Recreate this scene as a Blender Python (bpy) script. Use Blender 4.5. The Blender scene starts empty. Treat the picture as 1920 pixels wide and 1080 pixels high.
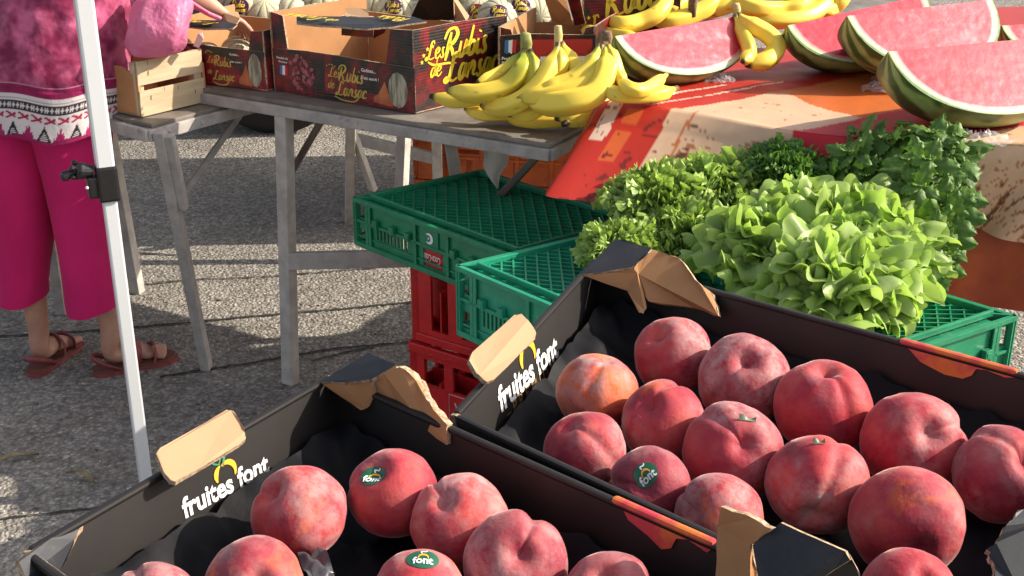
import bpy, bmesh, math, random
from mathutils import Vector as V, Matrix, noise
from mathutils.bvhtree import BVHTree
random.seed(7)
rad = math.radians
sc = bpy.context.scene
C = sc.collection
# ------------------------------------------------------------------ camera, world, sun
F, PIT, HC = 2400.0, rad(23), 1.55
cam_d = bpy.data.cameras.new('camera'); cam = bpy.data.objects.new('camera', cam_d); C.objects.link(cam)
cam.location = (0, 0, HC); cam.rotation_euler = (rad(90) - PIT, 0, 0)
cam_d.sensor_width = 36; cam_d.lens = 45; cam_d.clip_start = .05; cam_d.clip_end = 400
cam_d.dof.use_dof = False
sc.camera = cam
SUN_AZ, SUN_EL = rad(4), rad(31)
s_dir = V((math.cos(SUN_AZ)*math.cos(SUN_EL), math.sin(SUN_AZ)*math.cos(SUN_EL), math.sin(SUN_EL)))
w = bpy.data.worlds.new('World'); sc.world = w; w.use_nodes = True
sky = w.node_tree.nodes.new('ShaderNodeTexSky'); sky.sky_type = 'NISHITA'; sky.sun_disc = False
sky.sun_elevation = SUN_EL; sky.sun_rotation = rad(90) - SUN_AZ
bg = w.node_tree.nodes['Background']; bg.inputs[1].default_value = .135
sky.dust_density = 3.0; sky.ozone_density = .6
hs = w.node_tree.nodes.new('ShaderNodeHueSaturation'); hs.inputs['Saturation'].default_value = .55
w.node_tree.links.new(sky.outputs[0], hs.inputs['Color']); w.node_tree.links.new(hs.outputs[0], bg.inputs[0])
sd = bpy.data.lights.new('sun', 'SUN'); sd.energy = 5.0; sd.angle = rad(.5); sd.color = (1, .90, .76)
sun = bpy.data.objects.new('sun', sd); C.objects.link(sun); sun.rotation_euler = s_dir.to_track_quat('Z', 'Y').to_euler()
sun.location = (3, 2, 5)
sc.view_settings.view_transform = 'Standard'; sc.view_settings.look = 'None'
sc.view_settings.exposure = .62; sc.view_settings.gamma = 1
sc.cycles.max_bounces = 8; sc.cycles.transparent_max_bounces = 12

# ------------------------------------------------------------------ helpers
def U(x, y, z):
    "world point seen at photo pixel (x, y) at height z"
    d = V(((x-960)/F, math.cos(PIT)-(y-540)/F*math.sin(PIT), -math.sin(PIT)-(y-540)/F*math.cos(PIT)))
    return V((0, 0, HC)) + d*((z-HC)/d.z)
def UP(x, y, p0, n):
    "world point seen at pixel on the plane through p0 with normal n"
    d = V(((x-960)/F, math.cos(PIT)-(y-540)/F*math.sin(PIT), -math.sin(PIT)-(y-540)/F*math.cos(PIT)))
    o = V((0, 0, HC)); return o + d*((p0-o).dot(n)/d.dot(n))
def link(name, me, m=None, parent=None, smooth=False):
    o = bpy.data.objects.new(name, me); C.objects.link(o)
    if m is not None:
        for k in (m if isinstance(m, (list, tuple)) else [m]): me.materials.append(k)
    if smooth: me.shade_smooth()
    if parent: o.parent = parent
    return o
def obj(name, bm, m, parent=None, smooth=False):
    me = bpy.data.meshes.new(name); bm.to_mesh(me); bm.free(); return link(name, me, m, parent, smooth)
def tag(o, label=None, cat=None, group=None, kind=None):
    if label: o['label'] = label
    if cat: o['category'] = cat
    if group: o['group'] = group
    if kind: o['kind'] = kind
    return o
def thing(name, label, cat, group=None, loc=(0, 0, 0)):
    o = bpy.data.objects.new(name, None); C.objects.link(o); o.empty_display_size = .05
    o.location = loc
    return tag(o, label, cat, group)
def centre(root, p):
    "moves a thing's Empty to its base without moving its parts"
    p = V(p); root.location = p
    for c in root.children: c.location = V(c.location) - p
def box(bm, c, s, rz=0, bev=0, mi=0, M=None):
    r = bmesh.ops.create_cube(bm, size=1)['verts']
    T = Matrix.Translation(V(c)) @ Matrix.Rotation(rz, 4, 'Z') @ Matrix.Diagonal((*s, 1))
    if M: T = M @ T
    bmesh.ops.transform(bm, matrix=T, verts=r)
    fs = {f for v in r for f in v.link_faces}
    for f in fs: f.material_index = mi
    if bev:
        es = {e for v in r for e in v.link_edges}
        b = bmesh.ops.bevel(bm, geom=list(es), offset=bev, segments=2, affect='EDGES', profile=.6)
        for f in b['faces']: f.material_index = mi
def bar(bm, a, b, wx, wy, up=(0, 0, 1), mi=0, bev=.002):
    "box of section wx * wy from a to b"
    a, b = V(a), V(b); d = (b-a); L = d.length; d.normalize()
    x = d.cross(V(up));
    if x.length < 1e-4: x = V((1, 0, 0))
    x.normalize(); y = d.cross(x)
    M = Matrix((x, y, d)).transposed().to_4x4(); M.translation = (a+b)/2
    box(bm, (0, 0, 0), (wx, wy, L), 0, bev, mi, M)
def tube(bm, pts, rs, n=10, mi=0, cap=True, prof=None):
    pts = [V(p) for p in pts]; rings = []
    ref = V((0.13, .21, .97)); prev = None
    for i, p in enumerate(pts):
        t = (pts[min(i+1, len(pts)-1)] - pts[max(i-1, 0)]).normalized()
        x = (t.cross(ref) if prev is None else prev - t*prev.dot(t)).normalized(); prev = x
        y = t.cross(x); r = rs[i] if hasattr(rs, '__len__') else rs
        rx, ry = r if hasattr(r, '__len__') else (r, r)
        ring = []
        for k in range(n):
            a = 2*math.pi*k/n; q = prof(a) if prof else 1
            ring.append(bm.verts.new(p + x*math.cos(a)*rx*q + y*math.sin(a)*ry*q))
        rings.append(ring)
    for a, b in zip(rings, rings[1:]):
        for k in range(n):
            f = bm.faces.new((a[k], a[(k+1) % n], b[(k+1) % n], b[k])); f.material_index = mi
    if cap:
        for r in (rings[0][::-1], rings[-1]):
            f = bm.faces.new(r); f.material_index = mi
    return rings
def grid(bm, nu, nv, fn, mi=0, wrap=False, uv=None):
    vs = [[bm.verts.new(fn(i/(nu), j/(nv))) for j in range(nv+1)] for i in range(nu+(0 if wrap else 1))]
    n = len(vs); lay = bm.loops.layers.uv.verify() if uv else None
    for i in range(nu):
        for j in range(nv):
            f = bm.faces.new((vs[i][j], vs[(i+1) % n][j], vs[(i+1) % n][j+1], vs[i][j+1])); f.material_index = mi; f.smooth = True
            if uv:
                for l, (a, b) in zip(f.loops, ((i, j), (i+1, j), (i+1, j+1), (i, j+1))): l[lay].uv = (a/nu, b/nv)
    return vs
def spline(P, n):
    "Catmull-Rom through the points"
    P = [V(p) for p in P]; Q = [P[0]*2-P[1]] + P + [P[-1]*2-P[-2]]; out = []
    for i in range(1, len(Q)-2):
        for k in range(n):
            t = k/n; a, b, c, d = Q[i-1:i+3]
            out.append(.5*((2*b) + (c-a)*t + (2*a-5*b+4*c-d)*t*t + (3*b-a-3*c+d)*t**3))
    return out + [P[-1]]
def panel(name, pts, th, mats, parent=None, down=None, wob=0, edge_n=1):
    """a sheet of card of thickness th from world points; materials: face, back, cut edge; the face looks towards the viewer's side"""
    pts = [V(p) for p in pts]
    if edge_n > 1:
        q = []
        for i, p in enumerate(pts):
            n2 = pts[(i+1) % len(pts)]
            for k in range(edge_n):
                t = k/edge_n; r = p.lerp(n2, t)
                if k: r = r + V((random.uniform(-1, 1), random.uniform(-1, 1), random.uniform(-1, 1)))*wob
                q.append(r)
        pts = q
    n = V((0, 0, 0)); c = sum(pts, V())/len(pts)
    for i in range(len(pts)): n += (pts[i]-c).cross(pts[(i+1) % len(pts)]-c)
    n.normalize()
    if n.dot(V((0, 0, HC)) - c) < 0: n = -n; pts = pts[::-1]
    bm = bmesh.new()
    a = [bm.verts.new(p) for p in pts]; b = [bm.verts.new(p - n*th) for p in pts]
    k = len(pts)
    f = bm.faces.new(a); f.material_index = 0
    g = bm.faces.new(b[::-1]); g.material_index = min(1, len(mats)-1)
    for i in range(k):
        e = bm.faces.new((a[i], b[i], b[(i+1) % k], a[(i+1) % k])); e.material_index = min(2, len(mats)-1)
    return obj(name, bm, mats, parent)

# ------------------------------------------------------------------ materials
def nt(m): return m.node_tree.nodes, m.node_tree.links
def mat(name, col, rough=.6, var=0, col2=None, scale=20, bump=0, bscale=None, spec=.5, metal=0, sheen=0, trans=0, detail=4, coat=0, stretch=(1, 1, 1), thr=(.35, .65), coords='Object', bdist=.01):
    m = bpy.data.materials.new(name); m.use_nodes = True; N, L = nt(m); p = N['Principled BSDF']
    p.inputs['Base Color'].default_value = (*col, 1); p.inputs['Roughness'].default_value = rough
    p.inputs['Specular IOR Level'].default_value = spec; p.inputs['Metallic'].default_value = metal
    if sheen:
        p.inputs['Sheen Weight'].default_value = sheen; p.inputs['Sheen Roughness'].default_value = .4
    if coat: p.inputs['Coat Weight'].default_value = coat; p.inputs['Coat Roughness'].default_value = .15
    tc = N.new('ShaderNodeTexCoord'); mp = N.new('ShaderNodeMapping'); mp.inputs['Scale'].default_value = stretch
    L.new(tc.outputs[coords], mp.inputs[0])
    if col2 or var:
        nz = N.new('ShaderNodeTexNoise'); nz.inputs['Scale'].default_value = scale; nz.inputs['Detail'].default_value = detail; nz.inputs['Roughness'].default_value = .6
        L.new(mp.outputs[0], nz.inputs[0])
        cr = N.new('ShaderNodeValToRGB'); e = cr.color_ramp.elements
        e[0].position, e[1].position = thr
        c2 = col2 or tuple(max(0, c*(1-var)) for c in col)
        e[0].color = (*c2, 1); e[1].color = (*col, 1)
        L.new(nz.outputs['Fac'], cr.inputs[0]); L.new(cr.outputs[0], p.inputs['Base Color'])
        m['_ramp'] = cr.name
    if bump:
        nb = N.new('ShaderNodeTexNoise'); nb.inputs['Scale'].default_value = bscale or scale*2; nb.inputs['Detail'].default_value = 5
        L.new(mp.outputs[0], nb.inputs[0])
        b = N.new('ShaderNodeBump'); b.inputs['Strength'].default_value = bump; b.inputs['Distance'].default_value = bdist
        L.new(nb.outputs['Fac'], b.inputs['Height']); L.new(b.outputs[0], p.inputs['Normal'])
    if trans:
        t = N.new('ShaderNodeBsdfTranslucent'); mx = N.new('ShaderNodeMixShader'); mx.inputs[0].default_value = trans
        if col2 or var: L.new(cr.outputs[0], t.inputs[0])
        else: t.inputs[0].default_value = (*col, 1)
        L.new(p.outputs[0], mx.inputs[1]); L.new(t.outputs[0], mx.inputs[2]); L.new(mx.outputs[0], N['Material Output'].inputs[0])
    return m
def mixc(N, L, fac, a, b, mode='MIX'):
    x = N.new('ShaderNodeMix'); x.data_type = 'RGBA'; x.blend_type = mode
    for i, v in ((0, fac), (6, a), (7, b)):
        if hasattr(v, 'links') or hasattr(v, 'is_linked'): L.new(v, x.inputs[i])
        elif i == 0: x.inputs[0].default_value = v
        else: x.inputs[i].default_value = (*v, 1)
    return x.outputs[2]
def ramp(N, L, fac, stops):
    cr = N.new('ShaderNodeValToRGB'); e = cr.color_ramp.elements
    while len(e) < len(stops): e.new(.5)
    for k, (p, c) in zip(e, stops):
        k.position = p; k.color = (*c, 1) if len(c) == 3 else c
    L.new(fac, cr.inputs[0]); return cr.outputs[0]
def tex(N, L, kind, scale, co, **kw):
    t = N.new('ShaderNodeTex'+kind); t.inputs['Scale'].default_value = scale
    for k, v in kw.items():
        if k in t.inputs: t.inputs[k].default_value = v
        else: setattr(t, k, v)
    L.new(co, t.inputs['Vector']); return t
def vcol_mat(name, rough=.8, bump=.15, bscale=300, sheen=0, trans=0, spec=.3):
    m = mat(name, (1, 1, 1), rough, bump=bump, bscale=bscale, sheen=sheen, spec=spec, bdist=.002); N, L = nt(m)
    a = N.new('ShaderNodeVertexColor'); a.layer_name = 'Col'; L.new(a.outputs[0], N['Principled BSDF'].inputs['Base Color'])
    return m
def paint(me, fn):
    ca = me.color_attributes.new('Col', 'FLOAT_COLOR', 'POINT')
    for i, v in enumerate(me.vertices): ca.data[i].color = (*fn(i, v.co), 1)

def asphalt():
    m = bpy.data.materials.new('asphalt'); m.use_nodes = True; N, L = nt(m); p = N['Principled BSDF']
    tc = N.new('ShaderNodeTexCoord'); co = tc.outputs['Object']
    v = tex(N, L, 'Voronoi', 95, co); n1 = tex(N, L, 'Noise', 160, co, Detail=5); n2 = tex(N, L, 'Noise', 1.6, co, Detail=4); n3 = tex(N, L, 'Noise', 38, co, Detail=4)
    stone = ramp(N, L, v.outputs['Color'], [(0, (.22, .205, .19)), (.45, (.33, .31, .285)), (.8, (.44, .415, .375)), (1, (.58, .55, .50))])
    gap = ramp(N, L, v.outputs['Distance'], [(.3, (1, 1, 1)), (.7, (.66, .655, .65))])
    c = mixc(N, L, 1, stone, gap, 'MULTIPLY')
    c = mixc(N, L, .55, c, ramp(N, L, n1.outputs['Fac'], [(.3, (.40, .39, .39)), (.6, (1, 1, 1))]), 'MULTIPLY')
    c = mixc(N, L, .8, c, ramp(N, L, n2.outputs['Fac'], [(.3, (.72, .7, .68)), (.7, (1, .98, .95))]), 'MULTIPLY')
    c = mixc(N, L, .7, c, ramp(N, L, n3.outputs['Fac'], [(.36, (.62, .61, .60)), (.52, (1, 1, 1))]), 'MULTIPLY')
    n6 = tex(N, L, 'Noise', 5, co, Detail=6, Roughness=.7)
    c = mixc(N, L, .5, c, ramp(N, L, n6.outputs['Fac'], [(.38, (.62, .6, .58)), (.55, (1, 1, 1))]), 'MULTIPLY')
    c = mixc(N, L, 1, c, (1.26, 1.25, 1.23), 'MULTIPLY')
    L.new(c, p.inputs['Base Color']); p.inputs['Roughness'].default_value = .9
    ad = N.new('ShaderNodeMath'); ad.operation = 'SUBTRACT'; L.new(n1.outputs['Fac'], ad.inputs[0]); L.new(v.outputs['Distance'], ad.inputs[1])
    b = N.new('ShaderNodeBump'); b.inputs['Strength'].default_value = 1; b.inputs['Distance'].default_value = .006
    L.new(ad.outputs[0], b.inputs['Height']); L.new(b.outputs[0], p.inputs['Normal'])
    return m
def peach_mat():
    m = bpy.data.materials.new('peach_skin'); m.use_nodes = True; N, L = nt(m); p = N['Principled BSDF']
    tc = N.new('ShaderNodeTexCoord'); oi = N.new('ShaderNodeObjectInfo')
    at = N.new('ShaderNodeAttribute'); at.attribute_type = 'OBJECT'; at.attribute_name = 'ripe'
    mp = N.new('ShaderNodeMapping'); L.new(tc.outputs['Object'], mp.inputs[0]); L.new(oi.outputs['Location'], mp.inputs['Location'])
    co = mp.outputs[0]
    n1 = tex(N, L, 'Noise', 16, co, Detail=4, Roughness=.6); n2 = tex(N, L, 'Noise', 60, co, Detail=6, Roughness=.7); n3 = tex(N, L, 'Noise', 15, co, Detail=5, Roughness=.65, Distortion=.6)
    c = ramp(N, L, n1.outputs['Fac'], [(.34, (.17, .010, .026)), (.5, (.40, .024, .042)), (.68, (.58, .085, .065))])
    c = mixc(N, L, ramp(N, L, oi.outputs['Random'], [(.25, (0, 0, 0)), (1, (.7, .7, .7))]), c, mixc(N, L, n1.outputs['Fac'], (.11, .010, .030), (.28, .04, .065)))
    # orange ground colour
    mm = N.new('ShaderNodeMath'); mm.operation = 'ADD'; L.new(n3.outputs['Fac'], mm.inputs[0]); L.new(at.outputs['Fac'], mm.inputs[1])
    of = ramp(N, L, mm.outputs[0], [(.61, (0, 0, 0)), (.80, (1, 1, 1))])
    c = mixc(N, L, of, c, (.70, .135, .022))
    # pale bloom and dust on the upper side of the fruit's skin
    bl = ramp(N, L, n2.outputs['Fac'], [(.36, (.04, .04, .04)), (.62, (.85, .85, .85))])
    n4 = tex(N, L, 'Noise', 11, co, Detail=3)
    bl2 = ramp(N, L, n4.outputs['Fac'], [(.42, (.08, .08, .08)), (.62, (1, 1, 1))])
    c = mixc(N, L, mixc(N, L, 1, bl, bl2, 'MULTIPLY'), c, (.45, .28, .27))
    L.new(c, p.inputs['Base Color']); p.inputs['Roughness'].default_value = .62; p.inputs['Specular IOR Level'].default_value = .25
    p.inputs['Sheen Weight'].default_value = .45; p.inputs['Sheen Roughness'].default_value = .3; p.inputs['Sheen Tint'].default_value = (1, .72, .68, 1)
    p.inputs['Subsurface Weight'].default_value = .12; p.inputs['Subsurface Radius'].default_value = (.02, .006, .004); p.inputs['Subsurface Scale'].default_value = .5
    b = N.new('ShaderNodeBump'); b.inputs['Strength'].default_value = .25; b.inputs['Distance'].default_value = .002
    n5 = tex(N, L, 'Noise', 260, co, Detail=4); L.new(n5.outputs['Fac'], b.inputs['Height']); L.new(b.outputs[0], p.inputs['Normal'])
    return m
def card_print():
    "black, green and dark red printed box board with faint corrugation"
    m = bpy.data.materials.new('printed_board'); m.use_nodes = True; N, L = nt(m); p = N['Principled BSDF']
    tc = N.new('ShaderNodeTexCoord'); co = tc.outputs['Object']
    n = tex(N, L, 'Noise', 14, co, Detail=5, Roughness=.65); n2 = tex(N, L, 'Noise', 45, co, Detail=4)
    c = ramp(N, L, n.outputs['Fac'], [(.36, (.012, .012, .012)), (.47, (.03, .022, .02)), (.55, (.17, .012, .015)), (.66, (.30, .016, .022))])
    c = mixc(N, L, .5, c, ramp(N, L, n2.outputs['Fac'], [(.35, (.3, .3, .3)), (.6, (1, 1, 1))]), 'MULTIPLY')
    wv = N.new('ShaderNodeTexWave'); wv.bands_direction = 'Z'; wv.inputs['Scale'].default_value = 45; wv.inputs['Distortion'].default_value = 1; L.new(co, wv.inputs[0])
    c = mixc(N, L, .35, c, ramp(N, L, wv.outputs['Fac'], [(0, (.6, .6, .6)), (1, (1.0, 1.0, 1.0))]), 'MULTIPLY')
    b = N.new('ShaderNodeBump'); b.inputs['Strength'].default_value = .3; b.inputs['Distance'].default_value = .001; L.new(wv.outputs['Fac'], b.inputs['Height']); L.new(b.outputs[0], p.inputs['Normal'])
    L.new(c, p.inputs['Base Color']); p.inputs['Roughness'].default_value = .38
    return m
MT = {}
MT['asphalt'] = asphalt(); MT['peach'] = peach_mat(); MT['print'] = card_print()
MT['black_card'] = mat('black_card', (.008, .0065, .007), .55, col2=(.013, .010, .009), scale=9, bump=.12, bscale=25, spec=.5, bdist=.004)
MT['black_gloss'] = mat('black_varnished_card', (.016, .017, .023), .5, col2=(.03, .031, .036), scale=30, thr=(.3, .75), bump=.15, bscale=60, bdist=.002, spec=.35)
MT['kraft'] = mat('kraft_card', (.46, .235, .105), .8, var=.18, scale=14, bump=.1, bscale=80, bdist=.001, spec=.2)
MT['kraft_light'] = mat('kraft_card_light', (.44, .275, .16), .85, var=.12, scale=10, bump=.15, bscale=90, bdist=.001, spec=.2)
MT['kraft_edge'] = mat('torn_card_edge', (.55, .42, .30), .95, col2=(.22, .14, .08), scale=220, bump=.6, bscale=300, bdist=.002, spec=.1)
MT['liner'] = mat('black_plastic_liner', (.006, .006, .008), .6, bump=.35, bscale=22, bdist=.006, spec=.15)
MT['red_print'] = mat('peach_photo_print', (.52, .045, .06), .4, col2=(.62, .16, .03), scale=32, detail=3, thr=(.42, .58))
MT['white_ink'] = mat('white_ink', (.80, .80, .80), .5)
MT['yellow_ink'] = mat('yellow_ink', (.80, .62, .05), .45, col2=(.74, .52, .03), scale=60)
MT['dull_yellow_ink'] = mat('dull_yellow_ink', (.52, .38, .07), .5)
MT['orange_ink'] = mat('orange_ink', (.85, .42, .03), .5)
MT['gold_ink'] = mat('gold_ink', (.30, .17, .05), .5)
MT['green_ink'] = mat('green_ink', (.05, .22, .12), .5)
MT['sticker'] = mat('green_sticker', (.012, .10, .055), .35)
MT['blue_ink'] = mat('blue_ink', (.05, .16, .40), .5); MT['red_ink'] = mat('red_ink', (.55, .02, .03), .5)
MT['pink_ink'] = mat('pomegranate_print', (.42, .10, .13), .4, col2=(.16, .01, .02), scale=70, thr=(.42, .56))
MT['melon_ink'] = mat('melon_print', (.40, .38, .28), .4, col2=(.16, .15, .10), scale=40, thr=(.42, .56), stretch=(3, 3, .4))
MT['slice_ink'] = mat('melon_slice_print', (.52, .17, .05), .4, col2=(.34, .06, .03), scale=30)
MT['grey_wood'] = mat('weathered_wood', (.42, .385, .36), .75, col2=(.29, .265, .245), scale=18, bump=.3, bscale=60, stretch=(1, 1, 1), bdist=.003)
MT['table_top'] = mat('table_top_wood', (.24, .21, .18), .6, col2=(.13, .11, .09), scale=12, bump=.2, bscale=40, bdist=.002)
MT['pale_leg'] = mat('pale_painted_wood', (.50, .47, .43), .6, col2=(.36, .33, .30), scale=24, bump=.15, bscale=70, bdist=.002)
MT['steel'] = mat('dull_steel', (.12, .115, .11), .5, col2=(.18, .12, .09), scale=30, metal=.6)
MT['crate_wood'] = mat('poplar_wood', (.58, .46, .30), .75, col2=(.48, .36, .22), scale=8, stretch=(1, 1, 9), bump=.15, bscale=30, bdist=.001)
MT['orange_wood'] = mat('orange_stained_wood', (.55, .27, .11), .75, col2=(.45, .20, .08), scale=10)
MT['white_metal'] = mat('white_powder_coat', (.62, .64, .66), .35, col2=(.60, .61, .62), scale=40, thr=(.25, .42), spec=.5)
MT['black_plastic'] = mat('black_plastic', (.012, .012, .013), .35, bump=.1, bscale=80)
def plastic(name, c, c2): return mat(name, c, .36, col2=c2, scale=16, bump=.12, bscale=70, bdist=.002, thr=(.3, .6), spec=.5)
def scuff(m, col, scale, lo, hi, amt=.7, stretch=(1, 1, 3)):
    N, L = nt(m); p = N['Principled BSDF']; lk = p.inputs['Base Color'].links[0].from_socket
    tc = N.new('ShaderNodeTexCoord'); mp = N.new('ShaderNodeMapping'); mp.inputs['Scale'].default_value = stretch; L.new(tc.outputs['Object'], mp.inputs[0])
    n = tex(N, L, 'Noise', scale, mp.outputs[0], Detail=6, Roughness=.75); n2 = tex(N, L, 'Noise', scale*.15, mp.outputs[0], Detail=2)
    f = mixc(N, L, 1, ramp(N, L, n.outputs['Fac'], [(lo, (0, 0, 0)), (hi, (amt, amt, amt))]), ramp(N, L, n2.outputs['Fac'], [(.38, (.15, .15, .15)), (.6, (1, 1, 1))]), 'MULTIPLY')
    L.new(mixc(N, L, f, lk, col), p.inputs['Base Color']); return m
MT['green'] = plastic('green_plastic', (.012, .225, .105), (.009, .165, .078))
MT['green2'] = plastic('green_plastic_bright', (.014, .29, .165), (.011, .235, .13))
MT['red'] = plastic('red_plastic', (.62, .014, .018), (.48, .010, .013))
MT['orange'] = plastic('orange_plastic', (.55, .11, .012), (.40, .07, .008))
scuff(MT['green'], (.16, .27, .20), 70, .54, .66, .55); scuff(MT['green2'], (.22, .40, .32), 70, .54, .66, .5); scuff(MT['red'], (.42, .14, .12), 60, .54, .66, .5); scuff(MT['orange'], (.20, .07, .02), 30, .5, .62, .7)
scuff(MT['black_gloss'], (.10, .10, .11), 120, .58, .68, .5, (1, 1, 1)); scuff(MT['kraft_light'], (.40, .27, .16), 14, .5, .7, .4, (1, 1, 1)); scuff(MT['grey_wood'], (.14, .12, .10), 40, .56, .66, .6, (1, 1, 1)); scuff(MT['pale_leg'], (.22, .19, .17), 40, .58, .68, .5, (1, 1, 1))
MT['dark'] = mat('shadowed_rubber', (.012, .012, .013), .8)
MT['rubber'] = mat('tyre_rubber', (.02, .02, .021), .75, bump=.4, bscale=60)
MT['van'] = mat('van_paint', (.05, .055, .06), .3, coat=.5)
MT['skin'] = mat('skin', (.50, .27, .185), .55, col2=(.42, .20, .135), scale=22, bump=.15, bscale=140, bdist=.001)
MT['hair'] = mat('hair', (.16, .10, .07), .6)
MT['trousers'] = mat('fuchsia_cotton', (.60, .020, .14), .85, col2=(.50, .015, .115), scale=5, bump=.25, bscale=9, bdist=.02, sheen=.1, spec=.15)
MT['sandal'] = mat('pink_leather', (.30, .06, .065), .6, col2=(.20, .035, .04), scale=60)
MT['footbed'] = mat('brown_footbed', (.16, .05, .035), .7)
MT['white_paper'] = mat('white_paper', (.62, .58, .54), .8, trans=.3, bump=.2, bscale=30)
MT['dry_leaf'] = mat('dry_leaf', (.28, .23, .12), .8, col2=(.18, .14, .07), scale=60)

# ------------------------------------------------------------------ ground
bm = bmesh.new()
box(bm, (0, 30, -.06), (160, 120, .12))
g = obj('ground', bm, MT['asphalt']); tag(g, 'coarse grey asphalt of the market square', None, None, 'structure')
# long open cracks in the asphalt
def crack(pts, wd, seed):
    rnd = random.Random(seed); P = spline([U(x, y, .004) for x, y in pts], 16)
    bm = bmesh.new(); prev = None
    for i, p in enumerate(P):
        t = (P[min(i+1, len(P)-1)]-P[max(i-1, 0)]).normalized(); s = V((-t.y, t.x, 0))
        o = s*rnd.uniform(-.003, .003); ww = wd*rnd.uniform(.5, 1.2)
        a, b = bm.verts.new(p+o+s*ww/2), bm.verts.new(p+o-s*ww/2)
        if prev: bm.faces.new((prev[0], a, b, prev[1]))
        prev = (a, b)
    return bm
MT['crack'] = mat('crack_dirt', (.035, .033, .03), 1, bump=.5, bscale=200)
bm = bmesh.new()
for i, (pts, wd) in enumerate((([(-200, 640), (90, 625), (320, 607), (480, 592), (620, 580), (765, 566), (1000, 540)], .011), ([(300, 706), (480, 678), (560, 664), (640, 652), (770, 640), (1000, 612)], .011),
    ([(585, 676), (640, 662), (700, 650)], .008), ([(-100, 478), (85, 467), (340, 478)], .010), ([(240, 536), (360, 524), (480, 519), (620, 508), (760, 496)], .008), ([(400, 930), (150, 955), (-100, 985)], .007))):
    b2 = crack(pts, wd, i); me = bpy.data.meshes.new('t'); b2.to_mesh(me); b2.free(); bm.from_mesh(me); bpy.data.meshes.remove(me)
o = obj('ground_cracks', bm, MT['crack']); tag(o, 'thin dark cracks running through the asphalt', None, None, 'structure')
rnd = random.Random(3); bm = bmesh.new()
for i in range(900):
    c = U(rnd.uniform(-100, 2000), rnd.uniform(190, 1080), .002)
    r = rnd.uniform(.0015, .005)*(1.3 if rnd.random() < .1 else 1); v = bmesh.ops.create_icosphere(bm, subdivisions=1, radius=r, matrix=Matrix.Translation(c) @ Matrix.Rotation(rnd.uniform(0, 3), 4, 'Z') @ Matrix.Diagonal((rnd.uniform(.6, 2.2), rnd.uniform(.5, 1.1), rnd.uniform(.35, .8), 1)))
    mi = rnd.choice((0, 0, 1, 2))
    for q in v['verts']:
        for f in q.link_faces: f.material_index = mi
o = obj('ground_grit', bm, [mat('pale_grit', (.45, .42, .37), .9), mat('dark_grit', (.09, .08, .075), .9), mat('straw_grit', (.30, .22, .12), .9)]); tag(o, 'loose grit and crumbs strewn over the asphalt', None, None, 'stuff')
def ground_leaf(px, py, L, ang, label):
    c = U(px, py, .006); bm = bmesh.new()
    def fn(u, v):
        x = (u-.5)*L; ww = .09*L*math.sin(math.pi*min(1, max(0, u*.96+.02)))+.001
        y = (v-.5)*2*ww + .12*L*math.sin(u*3.2)
        return V((x, y, .004+.012*abs(v-.5)+.006*math.sin(u*5)))
    grid(bm, 12, 4, fn)
    o = obj('dry_leaf', bm, MT['dry_leaf']); o.location = c; o.rotation_euler = (0, 0, rad(ang)); tag(o, label, 'leaf', 'dry leaves fallen on the asphalt')
ground_leaf(34, 864, .10, 40, 'olive green curled leaf on the asphalt at the far left')
ground_leaf(152, 899, .085, -25, 'thin brown leaf on the asphalt between the white pole and the olive leaf')

# ------------------------------------------------------------------ lettering
GL = {
 'L': (.62, [[(.5, .82), (.42, 1.0), (.28, .92), (.24, .6), (.18, .18), (.04, .02), (-.04, .1), (.1, .17), (.34, .02), (.58, .1)]]),
 'e': (.40, [[(.04, .26), (.24, .34), (.30, .5), (.16, .58), (.04, .38), (.08, .08), (.24, .02), (.42, .22)]]),
 's': (.34, [[(.0, .12), (.12, .0), (.24, .12), (.14, .34), (.14, .54), (.26, .52)]]),
 'R': (.72, [[(.12, -.02), (.18, .45), (.24, .92)], [(-.04, .72), (.1, 1.0), (.4, 1.04), (.55, .82), (.4, .56), (.22, .5), (.36, .34), (.52, .04), (.72, .06)]]),
 'u': (.42, [[(.04, .55), (.02, .2), (.1, .02), (.24, .14), (.32, .54), (.30, .16), (.42, .08)]]),
 'b': (.38, [[(.12, 1.02), (.06, .5), (.04, .16), (.12, .02), (.26, .1), (.30, .36), (.18, .5), (.06, .36)]]),
 'i': (.22, [[(.06, .52), (.04, .16), (.12, .02), (.22, .12)], [(.09, .74), (.11, .80)]]),
 'd': (.44, [[(.28, .5), (.12, .54), (.02, .26), (.1, .02), (.24, .14), (.32, .5), (.38, 1.0)], [(.36, .9), (.31, .2), (.44, .08)]]),
 'a': (.42, [[(.28, .5), (.12, .56), (.02, .26), (.1, .02), (.24, .16), (.31, .54), (.30, .16), (.42, .08)]]),
 'n': (.44, [[(.02, .0), (.06, .54), (.07, .3), (.2, .55), (.31, .42), (.29, .12), (.42, .06)]]),
 'c': (.36, [[(.30, .44), (.18, .58), (.03, .34), (.1, .03), (.34, .14)]]),
}
def flat(bm, O, X, Y, N_, pts, mi=0):
    f = bm.faces.new([bm.verts.new(O + X*x + Y*y + N_) for x, y in pts]); f.material_index = mi
    return f
def ribbon(bm, to3, P, wd):
    Q = spline([V((a, b, 0)) for a, b in P], 6); prev = None
    for i, p in enumerate(Q):
        t = (Q[min(i+1, len(Q)-1)]-Q[max(i-1, 0)]).normalized(); s = V((-t.y, t.x, 0)); k = i/(len(Q)-1)
        ww = wd*(.55+.45*math.sin(math.pi*k))*(.8+.35*abs(t.y))
        a, b = bm.verts.new(to3(p+s*ww/2)), bm.verts.new(to3(p-s*ww/2))
        if prev: bm.faces.new((prev[0], prev[1], b, a))
        prev = (a, b)
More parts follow.
